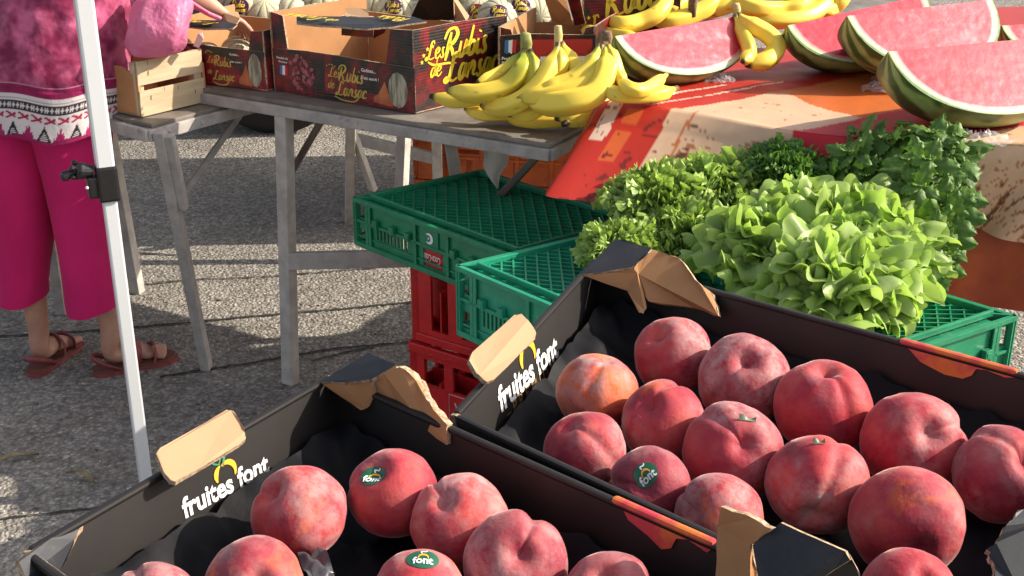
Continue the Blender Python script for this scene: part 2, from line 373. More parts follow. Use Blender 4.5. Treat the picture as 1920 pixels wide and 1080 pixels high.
def script_words(bm, to3, word, x, y, s, wd=.11, slant=.22):
    for ch in word:
        if ch == ' ': x += .3*s; continue
        adv, st = GL[ch]
        for P in st: ribbon(bm, lambda p: to3(p.x, p.y), [((x+(a+b*slant)*s), (y+b*s)) for a, b in P], wd*s)
        x += adv*s*1.02
    return x
def star(bm, to3, x, y, r):
    c = bm.verts.new(to3(x, y)); vs = [bm.verts.new(to3(x+math.sin(k*math.pi/5)*r*(1 if k % 2 == 0 else .42), y+math.cos(k*math.pi/5)*r*(1 if k % 2 == 0 else .42))) for k in range(10)]
    for k in range(10): bm.faces.new((c, vs[k], vs[(k+1) % 10]))
def text_mesh(body, bold=0, shear=0):
    cu = bpy.data.curves.new('t', 'FONT'); cu.body = body; cu.offset = bold; cu.shear = shear; cu.resolution_u = 3
    o = bpy.data.objects.new('t', cu); C.objects.link(o); dg = bpy.context.evaluated_depsgraph_get()
    me = bpy.data.meshes.new_from_object(o.evaluated_get(dg)); bpy.data.objects.remove(o); return me
def put_text(name, body, O, X, Y, width, m, parent, bold=0, shear=0, height=None, lift=.0008, proj=None):
    "O lower left corner, X and Y directions; scaled to the width"
    me = text_mesh(body, bold, shear); xs = [v.co.x for v in me.vertices]; ys = [v.co.y for v in me.vertices]
    k = width/(max(xs)-min(xs)); ky = k if height is None else height/(max(ys)-min(ys)); x0, y0 = min(xs), min(ys)
    X, Y = V(X).normalized(), V(Y).normalized(); n = X.cross(Y).normalized()
    for v in me.vertices:
        p = O + X*(v.co.x-x0)*k + Y*(v.co.y-y0)*ky
        v.co = proj(p, n) if proj else p + n*lift
    return link(name, me, m, parent)
def plane_of(a, b, c):
    n = (b-a).cross(c-a).normalized()
    return a, (n if n.dot(V((0, 0, HC))-a) > 0 else -n)

# ------------------------------------------------------------------ peach trays
def arc_ring(bm, to3, cx, cy, r, a0, a1, wd, n=14):
    prev = None
    for i in range(n+1):
        a = a0+(a1-a0)*i/n; k = wd*(.25+.75*math.sin(math.pi*i/n))
        p = bm.verts.new(to3(cx+math.cos(a)*(r+k/2), cy+math.sin(a)*(r+k/2))); q = bm.verts.new(to3(cx+math.cos(a)*(r-k/2), cy+math.sin(a)*(r-k/2)))
        if prev: bm.faces.new((prev[0], p, q, prev[1]))
        prev = (p, q)
def tray_logo(wall, p0, n, a, b, parent, premium=None):
    A, B = UP(*a, p0, n), UP(*b, p0, n); X = (B-A).normalized(); Y = n.cross(X).normalized()
    W = (B-A).length; k = W
    put_text('lettering', 'fruites font', A, X, Y, W, MT['white_ink'], parent, bold=.028, height=W*.185)
    to3 = lambda x, y: A + X*x*k + Y*y*k + n*.0008
    bm = bmesh.new(); arc_ring(bm, to3, .53, .19, .095, rad(-30), rad(120), .05); arc_ring(bm, to3, .50, .19, .095, rad(110), rad(205), .05)
    obj('fruit_emblem', bm, MT['orange_ink'], parent)
    bm = bmesh.new(); ribbon(bm, lambda p: to3(p.x, p.y), [(.50, .26), (.53, .34), (.57, .41)], .025)
    ribbon(bm, lambda p: to3(p.x, p.y), [(.47, .29), (.40, .33), (.38, .42), (.44, .44), (.49, .36), (.46, .30)], .022)
    obj('leaf_emblem', bm, MT['green_ink'], parent)
    if premium:
        A2, B2 = UP(*premium[0], p0, n), UP(*premium[1], p0, n)
        put_text('lettering', '– P R E M I U M –', A2, B2-A2, n.cross((B2-A2).normalized()), (B2-A2).length, MT['gold_ink'], parent)
def tray(label, T, Lc, Rc, name='fruit_tray', Nc=None):
    Nc = Nc or Lc+Rc-T; root = thing(name, label, 'fruit tray', 'black cardboard peach trays on the stall')
    c = (T+Nc)/2; low = lambda p: p + (c-p)*.07 - V((0, 0, (c-p).z*.07)) + V((0, 0, -.1))
    cols = [MT['black_card'], MT['black_gloss'], MT['kraft_edge']]
    walls = []
    for a, b in ((T, Lc), (T, Rc), (Lc, Nc), (Rc, Nc)):
        o = panel('wall', [a, b, low(b), low(a)], .004, cols, root); walls.append(o)
        bm = bmesh.new(); a2, b2 = a+V((0, 0, -.001)), b+V((0, 0, -.001)); d = (b2-a2).normalized()
        bar(bm, a2+d*.004, b2-d*.004, .007, .006, bev=.0025); obj('rim', bm, MT['black_card'], root)
    panel('tray_floor', [low(T), low(Lc), low(Nc), low(Rc)], .004, cols, root)
    # liner sheet
    bm = bmesh.new(); bl = [low(T), low(Rc), low(Nc), low(Lc)]
    def fn(u, v):
        p = bl[0].lerp(bl[1], u).lerp(bl[3].lerp(bl[2], u), v)
        e = min(u, v, 1-u, 1-v); q = p + (c-p)*(.012 if e > .001 else .004)
        q.z = p.z + .022 + .034*max(0, 1-e/.13)**1.7 + .012*noise.noise(V((u*9, v*7, 3))) + .006*noise.noise(V((u*25, v*19, 1)))
        wob = noise.noise(V((u*14, v*14, 9)))
        return q + V((0, 0, .012*abs(wob)))
    grid(bm, 60, 44, fn); obj('liner', bm, MT['liner'], root, True)
    return root, walls, low, Nc
def P3(l): return [U(*q) for q in l]
K3 = [MT['kraft'], MT['black_gloss'], MT['kraft_edge']]; KB = [MT['black_gloss'], MT['kraft'], MT['kraft_edge']]; KT = [MT['kraft_light'], MT['kraft'], MT['kraft_edge']]
# left tray
zL = .985
T1, L1, R1 = U(622, 704, zL), U(48, 1036, zL), U(1545, 1113, zL)
trayL, wallsL, lowL, NL = tray('black fruit tray nearest the tent pole, its logo tab raised over the left wall', T1, L1, R1)
p0, n0 = plane_of(T1, L1, lowL(T1)); tray_logo(wallsL[0], p0, n0, (345, 974), (505, 884), wallsL[0])
panel('handle_tab', P3([(293, 852, 1.002), (300, 840, 1.004), (425, 768, 1.004), (438, 771, 1.004), (459, 803, .997), (461, 822, .989), (450, 832, .988), (330, 903, .989), (319, 901, .99), (307, 884, .995)]), .005, KT, trayL, wob=.0006, edge_n=3)
panel('corner_cap', P3([(598, 716, .987), (690, 662, 1.012), (743, 684, 1.018), (697, 711, 1.004), (640, 717, .993)]), .004, KB, trayL, edge_n=2, wob=.0006)
panel('corner_fold', P3([(603, 719, .985), (640, 720, .990), (697, 715, 1.000), (703, 742, .985), (690, 764, .972), (676, 769, .968), (640, 745, .975)]), .004, K3, trayL, edge_n=2, wob=.0005)
panel('corner_gusset', P3([(701, 708, 1.004), (742, 688, 1.017), (757, 692, 1.018), (788, 718, 1.008), (806, 755, 1.0), (839, 797, .99), (837, 834, .972), (760, 777, .975), (706, 738, .985)]), .007, K3, trayL, edge_n=4, wob=.0012)
panel('corner_cap', P3([(158, 968, .985), (150, 975, .984), (36, 1048, .99), (34, 1060, .99), (60, 1110, .97), (100, 1092, .96), (125, 1050, .97), (140, 1010, .978)]), .004, KB, trayL, edge_n=2, wob=.0005)
panel('corner_fold', P3([(160, 974, .983), (157, 1082, .93), (120, 1100, .93), (84, 1086, .945), (122, 1056, .962), (140, 1015, .976)]), .004, KT, trayL, edge_n=3, wob=.0006)
panel('corner_gusset', P3([(1352, 950, 1.03), (1398, 965, 1.032), (1447, 992, 1.03), (1407, 1022, 1.01), (1421, 1085, .985), (1400, 1160, .96), (1345, 1120, .965), (1343, 1030, .99)]), .006, K3, trayL, edge_n=4, wob=.0012)
panel('corner_cap', P3([(1411, 1022, 1.012), (1464, 980, 1.03), (1585, 1034, 1.03), (1594, 1050, 1.025), (1500, 1110, .99), (1428, 1120, .985)]), .006, KB, trayL, edge_n=3, wob=.0006)
panel('corner_fold', P3([(1596, 1046, 1.025), (1612, 1075, 1.0), (1622, 1130, .97), (1560, 1150, .96), (1500, 1112, .985), (1585, 1056, 1.015)]), .004, [MT['black_card'], MT['black_gloss'], MT['kraft_edge']], trayL, edge_n=2)
# right tray
dL = (R1-T1).normalized(); nL = V((-dL.y, dL.x, 0))
T2, L2, R2 = U(1119, 485, 1.0), U(838, 786, .982)+nL*.010, U(2110, 756, 1.0)
NR_ = V((R1.x, R1.y, .975)) + dL*.15 + nL*.014
trayR, wallsR, lowR, NR = tray('black fruit tray farther from the pole, reaching the right edge of the photo', T2, L2, R2, Nc=NR_)
p0, n0 = plane_of(T2, L2, lowR(T2)); tray_logo(wallsR[0], p0, n0, (938, 776), (1047, 668), wallsR[0], ((951, 788), (1052, 684)))
panel('handle_tab', P3([(880, 676, 1.01), (886, 660, 1.012), (965, 590, 1.02), (978, 588, 1.02), (990, 600, 1.016), (1005, 622, 1.004), (1003, 636, .998), (925, 712, .996), (913, 716, .996), (893, 700, 1.002)]), .005, KT, trayR, wob=.0006, edge_n=3)
panel('corner_cap', P3([(1090, 514, 1.0), (1154, 447, 1.022), (1170, 449, 1.024), (1222, 466, 1.024), (1208, 482, 1.018), (1186, 501, 1.01), (1130, 510, 1.004)]), .004, KB, trayR, edge_n=2, wob=.0006)
panel('corner_fold', P3([(1096, 517, .998), (1150, 511, 1.004), (1188, 504, 1.01), (1200, 520, 1.0), (1212, 577, .975), (1205, 588, .972), (1198, 586, .972), (1176, 545, .985)]), .004, K3, trayR, edge_n=2, wob=.0005)
panel('corner_gusset', P3([(1189, 502, 1.01), (1224, 468, 1.025), (1266, 480, 1.024), (1284, 496, 1.02), (1310, 530, 1.01), (1338, 552, 1.0), (1347, 592, .985), (1300, 577, .98), (1216, 565, .98), (1202, 530, .995)]), .008, K3, trayR, edge_n=4, wob=.0014)
# red fruit print strips at the ends of the long walls
def print_strip(wall, A, B, lowf, pts, blob):
    p0, n0 = plane_of(A, B, lowf(A)); p0 = p0+n0*.0022
    q = [UP(x, y, p0, n0) for x, y in pts]; panel('peach_print', q, .0006, [MT['red_print']], wall)
for wall, A, B, lf, pts in ((wallsL[1], T1, R1, lowL, [(1150, 936), (1165, 950), (1178, 975), (1215, 1005), (1240, 1030), (1258, 1028), (1268, 1010), (1290, 1012), (1325, 1036), (1340, 1026)]),
                            (wallsR[1], T2, R2, lowR, [(1688, 641), (1705, 655), (1725, 678), (1770, 702), (1805, 710), (1822, 704), (1830, 692), (1850, 694), (1885, 708), (1906, 708)])):
    print_strip(wall, A, B, lf, pts, 0)
for A, B, x0, x1, lf, root in ((T1, R1, (1150, 937), (1341, 1022), lowL, trayL), (T2, R2, (1688, 640), (1908, 702), lowR, trayR)):
    p0, n0 = plane_of(A, B, lf(A)); f0, f1 = [(UP(*q, p0, n0)-A).dot(B-A)/(B-A).length_squared for q in (x0, x1)]
    bm = bmesh.new(); bar(bm, A.lerp(B, f0)+V((0, 0, .0012)), A.lerp(B, f1)+V((0, 0, .0012)), .0076, .0064, bev=.003); obj('printed_rim', bm, MT['red_print'], root)
# torn gusset of the right tray's near end
panel('corner_gusset', P3([(1935, 940, 1.01), (1905, 962, 1.01), (1886, 986, 1.008), (1872, 1008, 1.0), (1850, 1030, .99), (1862, 1052, .985), (1866, 1090, .98), (1960, 1130, .97), (2000, 1010, 1.0)]), .007, [MT['black_gloss'], MT['kraft'], MT['kraft_edge']], trayR, edge_n=4, wob=.0015)

# the table that carries the trays
st = thing('stall_table', 'dark table under the black trays of peaches', 'table')
bm = bmesh.new(); c1 = (T1+NR)/2
tc_ = [lowL(L1)+V((.03, .0, 0)), lowL(T1)+V((.02, -.03, 0)), lowR(T2)+V((0, -.06, 0)), lowR(R2)+V((.03, -.03, 0)), lowR(NR)+V((0, .0, 0)), V((.15, .35, 0)), V((-.25, .5, 0))]
for p in tc_: p.z = .872
me_ = bm.faces.new([bm.verts.new(p) for p in tc_]); r = bmesh.ops.extrude_face_region(bm, geom=[me_])
for v in r['geom']:
    if isinstance(v, bmesh.types.BMVert): v.co.z -= .03
bmesh.ops.recalc_face_normals(bm, faces=bm.faces); obj('tabletop', bm, MT['grey_wood'], st)
for p in ((-.18, .75), (.12, 1.18), (.42, 1.05), (.15, .5)):
    bm = bmesh.new(); box(bm, (p[0], p[1], .42), (.04, .04, .84), 0, .003); obj('leg', bm, MT['grey_wood'], st)

# ------------------------------------------------------------------ peaches
def peach_bm(R, seed):
    rnd = random.Random(seed); bm = bmesh.new(); gd, cd, tp = rnd.uniform(.045, .10), rnd.uniform(.20, .32), rnd.uniform(0, .05); o = V((seed*3.1, 0, 0)); sq = rnd.uniform(.9, .99)
    def fn(u, v):
        ph, th = u*2*math.pi, .001+v*(math.pi-.002)
        d = V((math.sin(th)*math.cos(ph), math.sin(th)*math.sin(ph), math.cos(th)))
        a = min(ph, 2*math.pi-ph)
        r = 1 - gd*math.exp(-(a/.16)**2)*math.sin(th)**.6 - cd*math.exp(-(th/.26)**2) + tp*math.exp(-((math.pi-th)/.22)**2) + .055*noise.noise(d*1.3+o) + .016*noise.noise(d*4+o)
        if a > 0: r += .02*math.exp(-((a-.35)/.3)**2)*math.sin(th)
        # small wrinkles at the stem end
        r += .006*noise.noise(V((ph*5, th*9, seed)))*math.exp(-((th-.3)/.25)**2)
        return V((d.x*r*R, d.y*r*R, d.z*r*R*sq))
    grid(bm, 72, 40, fn, wrap=True)
    return bm
def look_at_rot(sx, sy, extra):
    "orientation that turns the stem end towards a picture direction: sx right, sy up (of a unit disc), rest towards the viewer"
    sz = math.sqrt(max(0, 1-sx*sx-sy*sy)); cx = V((1, 0, 0)); cy = V((0, math.sin(PIT), math.cos(PIT))); cz = V((0, -math.cos(PIT), math.sin(PIT)))
    d = (cx*sx + cy*sy + cz*sz).normalized()
    return (d.to_track_quat('Z', 'Y').to_matrix() @ Matrix.Rotation(extra, 3, 'Z'))
PEACHES = [  # px, py, radius px, centre height, stem direction, twist, ripe(orange), label
 (1262, 667, 75, .960, (-.5, .6), 1.0, -.05, 'peach highest in the right tray, closest to its brown corner gusset', None),
 (1121, 736, 79, .958, (.25, .93), 2.3, .22, 'orange peach with a cleft on top, nearest the printed wall of the right tray', None),
 (1395, 712, 86, .960, (-.1, .5), 4.0, .0, 'rosy peach between the topmost peach and the grey dusted peach in the right tray', None),
 (1243, 792, 80, .958, (-.45, .55), 1.6, .04, 'red peach just below the topmost one, right of the orange peach', None),
 (1097, 845, 79, .956, (-.45, .75), .4, .0, 'puckered purple peach lowest along the left side of the right tray', None),
 (1543, 764, 95, .960, (.0, .9), 5.0, -.08, 'large peach dusted grey on top, in the middle of the right tray', None),
 (1373, 848, 94, .958, (.1, .3), 2.2, -.08, 'dusky purple peach with a loose sticker curling off its top', 'edge'),
 (1219, 914, 77, .955, (-.3, .2), 3.2, -.04, 'purple peach with a green oval sticker in the right tray', 'round'),
 (1713, 829, 100, .960, (.05, .35), 0.2, -.02, 'dented brownish peach with a small yellow spot in the right tray', None),
 (1533, 910, 96, .957, (-.3, -.55), 1.2, .03, 'creased red peach with a folded sticker standing on its very top', 'edge'),
 (1346, 972, 84, .953, (-.7, .3), 2.9, .06, 'orange topped peach half hidden behind the torn brown gusset', None),
 (1880, 890, 90, .960, (.2, .4), 2.0, -.07, 'shaded plum red peach cut by the right edge of the photo', None),
 (1700, 978, 106, .957, (-.1, -.4), 4.4, .06, 'large shaded peach with an orange spot low on its left side', None),
 (1705, 1118, 92, .955, (.1, .6), 3.5, .03, 'peach cut by the bottom edge near the lower right corner', None),
 (560, 962, 92, .955, (-.55, .6), 3.6, .02, 'peach nearest the logo lettering of the left tray', None),
 (738, 924, 86, .955, (-.35, .65), 3.8, -.02, 'highest peach of the left tray with a round green sticker', 'round'),
 (862, 978, 92, .953, (-.35, .6), 2.6, .0, 'peach with a deep stem hollow and two pale yellow spots', None),
 (966, 1058, 98, .953, (.1, .4), 1.1, -.07, 'brownish purple peach left of the red fruit print in the left tray', None),
 (478, 1098, 92, .953, (.3, .3), 5.4, .14, 'bright red and yellow peach beside the crumpled liner at the bottom', None),
 (785, 1118, 88, .953, (.2, .2), 4.2, -.03, 'peach with a green sticker cut by the bottom edge of the photo', 'top'),
 (1142, 1122, 90, .950, (-.2, .7), .8, -.02, 'rosy peach at the bottom edge under the dark wall of the left tray', None),
 (288, 1140, 82, .950, (.2, .2), 1.9, -.08, 'grey peach barely showing at the bottom left of the left tray', None),
 (640, 1190, 88, .945, (.2, .2), 1.2, .0, None, None), (1560, 1230, 90, .945, (0, .5), 2.2, .0, None, None), (940, 1240, 90, .945, (0, .5), 3.2, .0, None, None),
]
def conform(bvh, p, n, lift):
    h = bvh.ray_cast(p + n*.03, -n)
    return (h[0] if h[0] else p) + n*lift
def disc_on(bvh, c, n, X, Y, rx, ry, name, m, parent, lift=.0006):
    bm = bmesh.new(); prev = None; ce = bm.verts.new(conform(bvh, c, n, lift))
    for j in range(1, 5):
        ring = [bm.verts.new(conform(bvh, c + X*math.cos(k*math.pi/14)*rx*j/4 + Y*math.sin(k*math.pi/14)*ry*j/4, n, lift)) for k in range(28)]
        for k in range(28):
            if prev: bm.faces.new((prev[k], ring[k], ring[(k+1) % 28], prev[(k+1) % 28]))
            else: bm.faces.new((ce, ring[k], ring[(k+1) % 28]))
        prev = ring
    return obj(name, bm, m, parent, True)
CX = V((1, 0, 0)); CY = V((0, math.sin(PIT), math.cos(PIT)))
STK = {(1219, 914): ((1211, 889), 35, .95, .7), (738, 924): ((704, 896), -8, 1, .95), (785, 1118): ((793, 1047), 5, 1.1, .62)}
for i, (px, py, rp, zc, sd_, tw, ripe, label, stk) in enumerate(PEACHES):
    if label is None: label = 'peach wholly below the picture in a tray'; continue
    c = U(px, py, zc); ax = c.y*math.cos(PIT)+(HC-c.z)*math.sin(PIT); R = min(.0475, max(.034, rp*ax/F))
    bm = peach_bm(R, i+3); rot = look_at_rot(*sd_, tw)
    o = obj('peach', bm, MT['peach'], None, True); o.location = c; o.rotation_euler = rot.to_euler(); o['ripe'] = float(ripe)
    tag(o, label, 'peach', 'peaches in the black trays')
    M = Matrix.Translation(c) @ rot.to_4x4()
    bvh = BVHTree.FromPolygons([M @ v.co for v in o.data.vertices], [tuple(p.vertices) for p in o.data.polygons])
    def fix(ch): ch.parent = o; ch.matrix_parent_inverse = M.inverted()
    cp = V((0, 0, HC))
    def sol(px, py):
        d = (U(px, py, .9)-cp).normalized(); h = bvh.ray_cast(cp, d); return h
    if stk in ('round', 'top'):
        (qx, qy), ang, sx, sy = STK[(px, py)]; h = sol(qx, qy)
        if h[0]:
            n = (h[0]-c).normalized(); a = rad(ang); X = CX*math.cos(a)+CY*math.sin(a); X = (X-n*X.dot(n)).normalized(); Y = n.cross(X)
            s = disc_on(bvh, h[0], n, X, Y, .0112*sx, .0098, 'sticker', MT['sticker'], None); fix(s)
            t = put_text('lettering', 'font', h[0]-X*.0078-Y*.0062, X, Y, .0156, MT['white_ink'], None, bold=.03, proj=lambda p, nn: conform(bvh, p, nn, .0011))
            t.parent = s
            bm = bmesh.new(); to3 = lambda x, y: conform(bvh, h[0]+X*x+Y*y, n, .0011)
            arc_ring(bm, to3, .0002, -.0005, .0038, rad(-10), rad(190), .0018, 12)
            e = obj('fruit_emblem', bm, MT['orange_ink'], None); e.parent = s
            bm = bmesh.new(); ribbon(bm, lambda p: to3(p.x, p.y), [(-.001, .0045), (-.001, .007), (.002, .0068), (.0035, .0085)], .0013)
            e = obj('leaf_emblem', bm, MT['white_ink'], None); e.parent = s
            for ch in (t,): pass
    elif stk == 'edge':
        qx, qy = (1400, 782) if px == 1373 else (1536, 826); 
        h = sol(qx, qy+5) if sol(qx, qy+5)[0] else sol(qx, qy+14)
        if h[0]:
            n = (h[0]-c).normalized(); X = (CX-n*CX.dot(n)).normalized(); Y = n.cross(X); bm = bmesh.new(); L_ = .016 if px == 1373 else .010
            def fn(u, v):
                x = (u-.5)*L_; return h[0] + X*x + Y*(v-.5)*.0035 + n*(.001+.004*abs(u-.5)*2*v + .002*math.sin(u*6)*v) + V((0, 0, -.15*abs(x)))*(.6)
            grid(bm, 10, 4, fn); s = obj('sticker', bm, mat('curled_sticker', (.14, .18, .12), .5), None, True); fix(s)
# crumpled shiny liner scraps showing between the peaches
def scrap(name, pts, z, wpx, label):
    Pq = spline([U(x, y, z+dz) for x, y, dz in pts], 8); bm = bmesh.new(); rnd = random.Random(len(pts)+int(pts[0][0])); prev = None
    for i, p in enumerate(Pq):
        t = (Pq[min(i+1, len(Pq)-1)]-Pq[max(i-1, 0)]).normalized(); s = t.cross(V((0, 0, 1))).normalized()
        row = [bm.verts.new(p + s*(k-2)*wpx/4 + V((0, 0, rnd.uniform(-.0004, .0004)+.004*math.sin(k*2.2+i*.4)))) for k in range(5)]
        if prev:
            for k in range(4): bm.faces.new((prev[k], row[k], row[k+1], prev[k+1]))
        prev = row
    return obj(name, bm, MT['liner_shiny'], None, True)
MT['liner_shiny'] = mat('creased_plastic', (.07, .07, .08), .35, bump=.2, bscale=40, spec=.6)
o = scrap('liner_fold', [(583, 1035, 0), (595, 1060, .004), (606, 1085, 0), (620, 1110, -.01)], .945, .022, ''); o.parent = trayL

# ------------------------------------------------------------------ crates
def wall_holes(bm, O, X, Z, w, h, th, holes, mi=0):
    "a wall from O along X (w) and Z (h) with rectangular holes (x0, z0, x1, z1); thickness grows inwards along N"
    X, Z = V(X).normalized(), V(Z).normalized(); Nn = X.cross(Z).normalized()
    xs = sorted({0, w, *[q for a in holes for q in (a[0], a[2])]}); zs = sorted({0, h, *[q for a in holes for q in (a[1], a[3])]})
    inside = lambda x, z: any(a[0] < x < a[2] and a[1] < z < a[3] for a in holes)
    solid = {}
    for i in range(len(xs)-1):
        for j in range(len(zs)-1): solid[i, j] = not inside((xs[i]+xs[i+1])/2, (zs[j]+zs[j+1])/2)
    vc = {}
    def vv(i, j, k):
        if (i, j, k) not in vc: vc[i, j, k] = bm.verts.new(O + X*xs[i] + Z*zs[j] - Nn*th*k)
        return vc[i, j, k]
    for (i, j), s in solid.items():
        if not s: continue
        f = [bm.faces.new((vv(i, j, 0), vv(i+1, j, 0), vv(i+1, j+1, 0), vv(i, j+1, 0))), bm.faces.new((vv(i, j, 1), vv(i, j+1, 1), vv(i+1, j+1, 1), vv(i+1, j, 1)))]
        for di, dj, a, b in ((-1, 0, (i, j), (i, j+1)), (1, 0, (i+1, j+1), (i+1, j)), (0, -1, (i+1, j), (i, j)), (0, 1, (i, j+1), (i+1, j+1))):
            if not solid.get((i+di, j+dj), False): f.append(bm.faces.new((vv(*a, 0), vv(*b, 0), vv(*b, 1), vv(*a, 1))))
        for q in f: q.material_index = mi
def frame_pts(O, X, Y): return O, O+X, O+X+Y, O+Y
def green_crate(label, O, X, Y, h, m, diag=1):
    "O: near left top corner, X along the long front, Y along the short side (world vectors); the crate stands upside down, base lattice on top"
    root = thing('plastic_crate', label, 'crate', 'green plastic crates standing upside down')
    Zu = V((0, 0, 1)); lx, ly = X.length, Y.length; ux, uy = X.normalized(), Y.normalized(); t = .004
    bm = bmesh.new(); cs = [(O, ux, lx), (O+X, uy, ly), (O+X+Y, -ux, lx), (O+Y, -uy, ly)]
    for (c, d, w) in cs:
        n = d.cross(Zu); c0 = c - V((0, 0, h)); c1 = c0 - n*.007
        hl = []
        def slots(x0, x1, z0, z1, k):
            s = (x1-x0)/(2*k-1); return [(x0+2*i*s, z0, x0+(2*i+1)*s, z1) for i in range(k)]
        hl += slots(.14*w, .34*w, h*.26, h*.48, 9) + slots(.66*w, .86*w, h*.26, h*.48, 9)
        hl += [(.025*w, h*.12, .07*w, h*.36), (.025*w, h*.60, .07*w, h*.86), (.93*w, h*.12, .975*w, h*.36), (.93*w, h*.60, .975*w, h*.86), (.44*w, h*.12, .56*w, h*.46)]
        wall_holes(bm, c1, d, Zu, w, h-.004, t, hl)
        def rail(z, hh, dep, x0=0., x1=1.):
            p = c0 + d*(x0*w) + Zu*z - n*.004; q = c0 + d*(x1*w) + Zu*z - n*.004
            bar(bm, p + n*(dep-.004)/2, q + n*(dep-.004)/2, dep+.004, hh, bev=.001)
        rail(h*.985-.004, .010, .006); rail(.006, .012, .006); rail(h*.54, .006, .004)
        rail(.014+.012, .004, .001)
        for fx in (.008, .105, .4, .6, .895, .992, .085, .915):
            p = c0 + d*(fx*w) - n*.002; bar(bm, p+Zu*.006, p+Zu*(h-.008), .004, .009, up=d, bev=.0008)
        for fx in (.15, .26, .36, .64, .75, .86):
            p = c0 + d*(fx*w) + Zu*h*.60 - n*.0; box(bm, p, (.016, .012, .018), math.atan2(d.y, d.x), .0015)
            box(bm, p + n*.0055, (.009, .003, .010), math.atan2(d.y, d.x), .001)
    obj('body', bm, m, root)
    # base lattice
    bm = bmesh.new(); zt = -.006
    p00 = O + ux*.028 + uy*.028; wx, wy = lx-.056, ly-.056
    box(bm, O + X/2 + Y/2 + V((0, 0, -.0105)), (lx-.012, ly-.012, .004), math.atan2(X.y, X.x), 0)
    # rim frame round the lattice
    for a, b in ((p00, p00+ux*wx), (p00+ux*wx, p00+ux*wx+uy*wy), (p00+uy*wy, p00+ux*wx+uy*wy), (p00, p00+uy*wy)):
        bar(bm, a+V((0, 0, .002)), b+V((0, 0, .002)), .007, .012, bev=.002)
    k = 13
    def clip_line(c, sgn):
        pts = []
        for x in (0, wx):
            y = (c-x)*sgn*.8
            if 0 <= y <= wy: pts.append((x, y))
        for y in (0, wy):
            x = c - y/(sgn*.8)
            if 0 < x < wx: pts.append((x, y))
        return pts[:2] if len(pts) >= 2 else None
    for sgn in (1, -1):
        for i in range(-k, 2*k):
            q = clip_line(i*wx/k, sgn)
            if not q or abs(q[0][0]-q[1][0]) < .01: continue
            a, b = [p00 + ux*x + uy*y + V((0, 0, -.0055 + (.001 if sgn > 0 else 0))) for x, y in q]
            bar(bm, a, b, .0028 if sgn < 0 else .0036, .006, bev=0)
    for a, b in ((O, O+ux*.03+uy*.03), (O+X, O+X-ux*.03+uy*.03), (O+Y, O+Y+ux*.03-uy*.03)):
        bar(bm, a.lerp(b, .2)+V((0, 0, -.004)), b+V((0, 0, -.003)), .005, .008, bev=.001)
    obj('base_lattice', bm, m, root)
    return root
def dirv(a, L): return V((math.cos(rad(a))*L, math.sin(rad(a))*L, 0))
G1O = U(661, 369, .59)
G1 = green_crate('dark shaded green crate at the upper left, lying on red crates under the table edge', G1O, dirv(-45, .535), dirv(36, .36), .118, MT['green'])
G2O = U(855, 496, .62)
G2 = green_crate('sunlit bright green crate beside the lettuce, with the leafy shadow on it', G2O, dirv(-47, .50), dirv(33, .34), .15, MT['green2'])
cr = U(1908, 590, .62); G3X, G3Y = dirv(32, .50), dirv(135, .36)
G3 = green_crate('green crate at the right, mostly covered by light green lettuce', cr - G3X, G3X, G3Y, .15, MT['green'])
# emblem and red label on the shaded crate
ux = dirv(-45, 1); nn = ux.cross(V((0, 0, 1)))
def onwall(O, d, n, x, z, k=.0): return O + d*x + V((0, 0, z)) + n*k
c = onwall(G1O, ux, nn, .26, -.034, -.0025)
bm = bmesh.new(); box(bm, onwall(G1O, ux, nn, .26, -.036, -.005), (.06, .004, .045), rad(-45), .001); obj('badge_plate', bm, MT['green'], G1)
bm = bmesh.new(); to3 = lambda x, y: c + ux*x + V((0, 0, y)) + nn*.0006; arc_ring(bm, to3, 0, 0, .0105, rad(-130), rad(130), .008, 16); star(bm, to3, .0, 0, .004)
obj('recycling_emblem', bm, MT['white_ink'], G1)
# red bottle crates
def red_crate(label, O, X, Y, h, holes, group='red bottle crates stacked under the green crates'):
    root = thing('bottle_crate', label, 'crate', group); Zu = V((0, 0, 1)); ux, uy = X.normalized(), Y.normalized(); bm = bmesh.new()
    for c, d, w in ((O, ux, X.length), (O+X, uy, Y.length), (O+X+Y, -ux, X.length), (O+Y, -uy, Y.length)):
        n = d.cross(Zu); wall_holes(bm, c - n*.004, d, Zu, w, h-.002, .008, [(a*w, b*h, e*w, f*h) for a, b, e, f in holes])
        bar(bm, c+Zu*(h-.012)-n*.001+d*.002, c+Zu*(h-.012)+d*(w-.002)-n*.001, .010, .022, bev=.003)
        bar(bm, c+Zu*.012-n*.003, c+Zu*.012+d*w-n*.003, .008, .022, bev=.003)
        bar(bm, c+Zu*.002+d*.008-n*.008, c+Zu*(h-.003)+d*.008-n*.008, .02, .02, bev=.005)
    box(bm, O+(X+Y)/2+V((0, 0, .01)), (X.length-.02, Y.length-.02, .01), math.atan2(X.y, X.x))
    obj('body', bm, MT['red'], root)
    bm = bmesh.new()
    for i in range(1, 5): bar(bm, O+X*i/5+Y*.03+V((0, 0, h*.35)), O+X*i/5+Y*.97+V((0, 0, h*.35)), .004, h*.5, bev=0)
    for i in range(1, 4): bar(bm, O+Y*i/4+X*.03+V((0, 0, h*.35)), O+Y*i/4+X*.97+V((0, 0, h*.35)), .004, h*.5, bev=0)
    obj('dividers', bm, MT['red'], root)
    return root
RX, RY = dirv(-34, .42), dirv(56, .30)
RO = U(766, 637, .242)
red_crate('red bottle crate with a boxed white inscription, bottom of the left stack', RO-V((0, 0, .242)), RX, RY, .24, [(.10, .56, .24, .84), (.30, .56, .62, .84), (.68, .56, .82, .84)])
RO2 = RO + RX.normalized()*.006 + RY.normalized()*.006
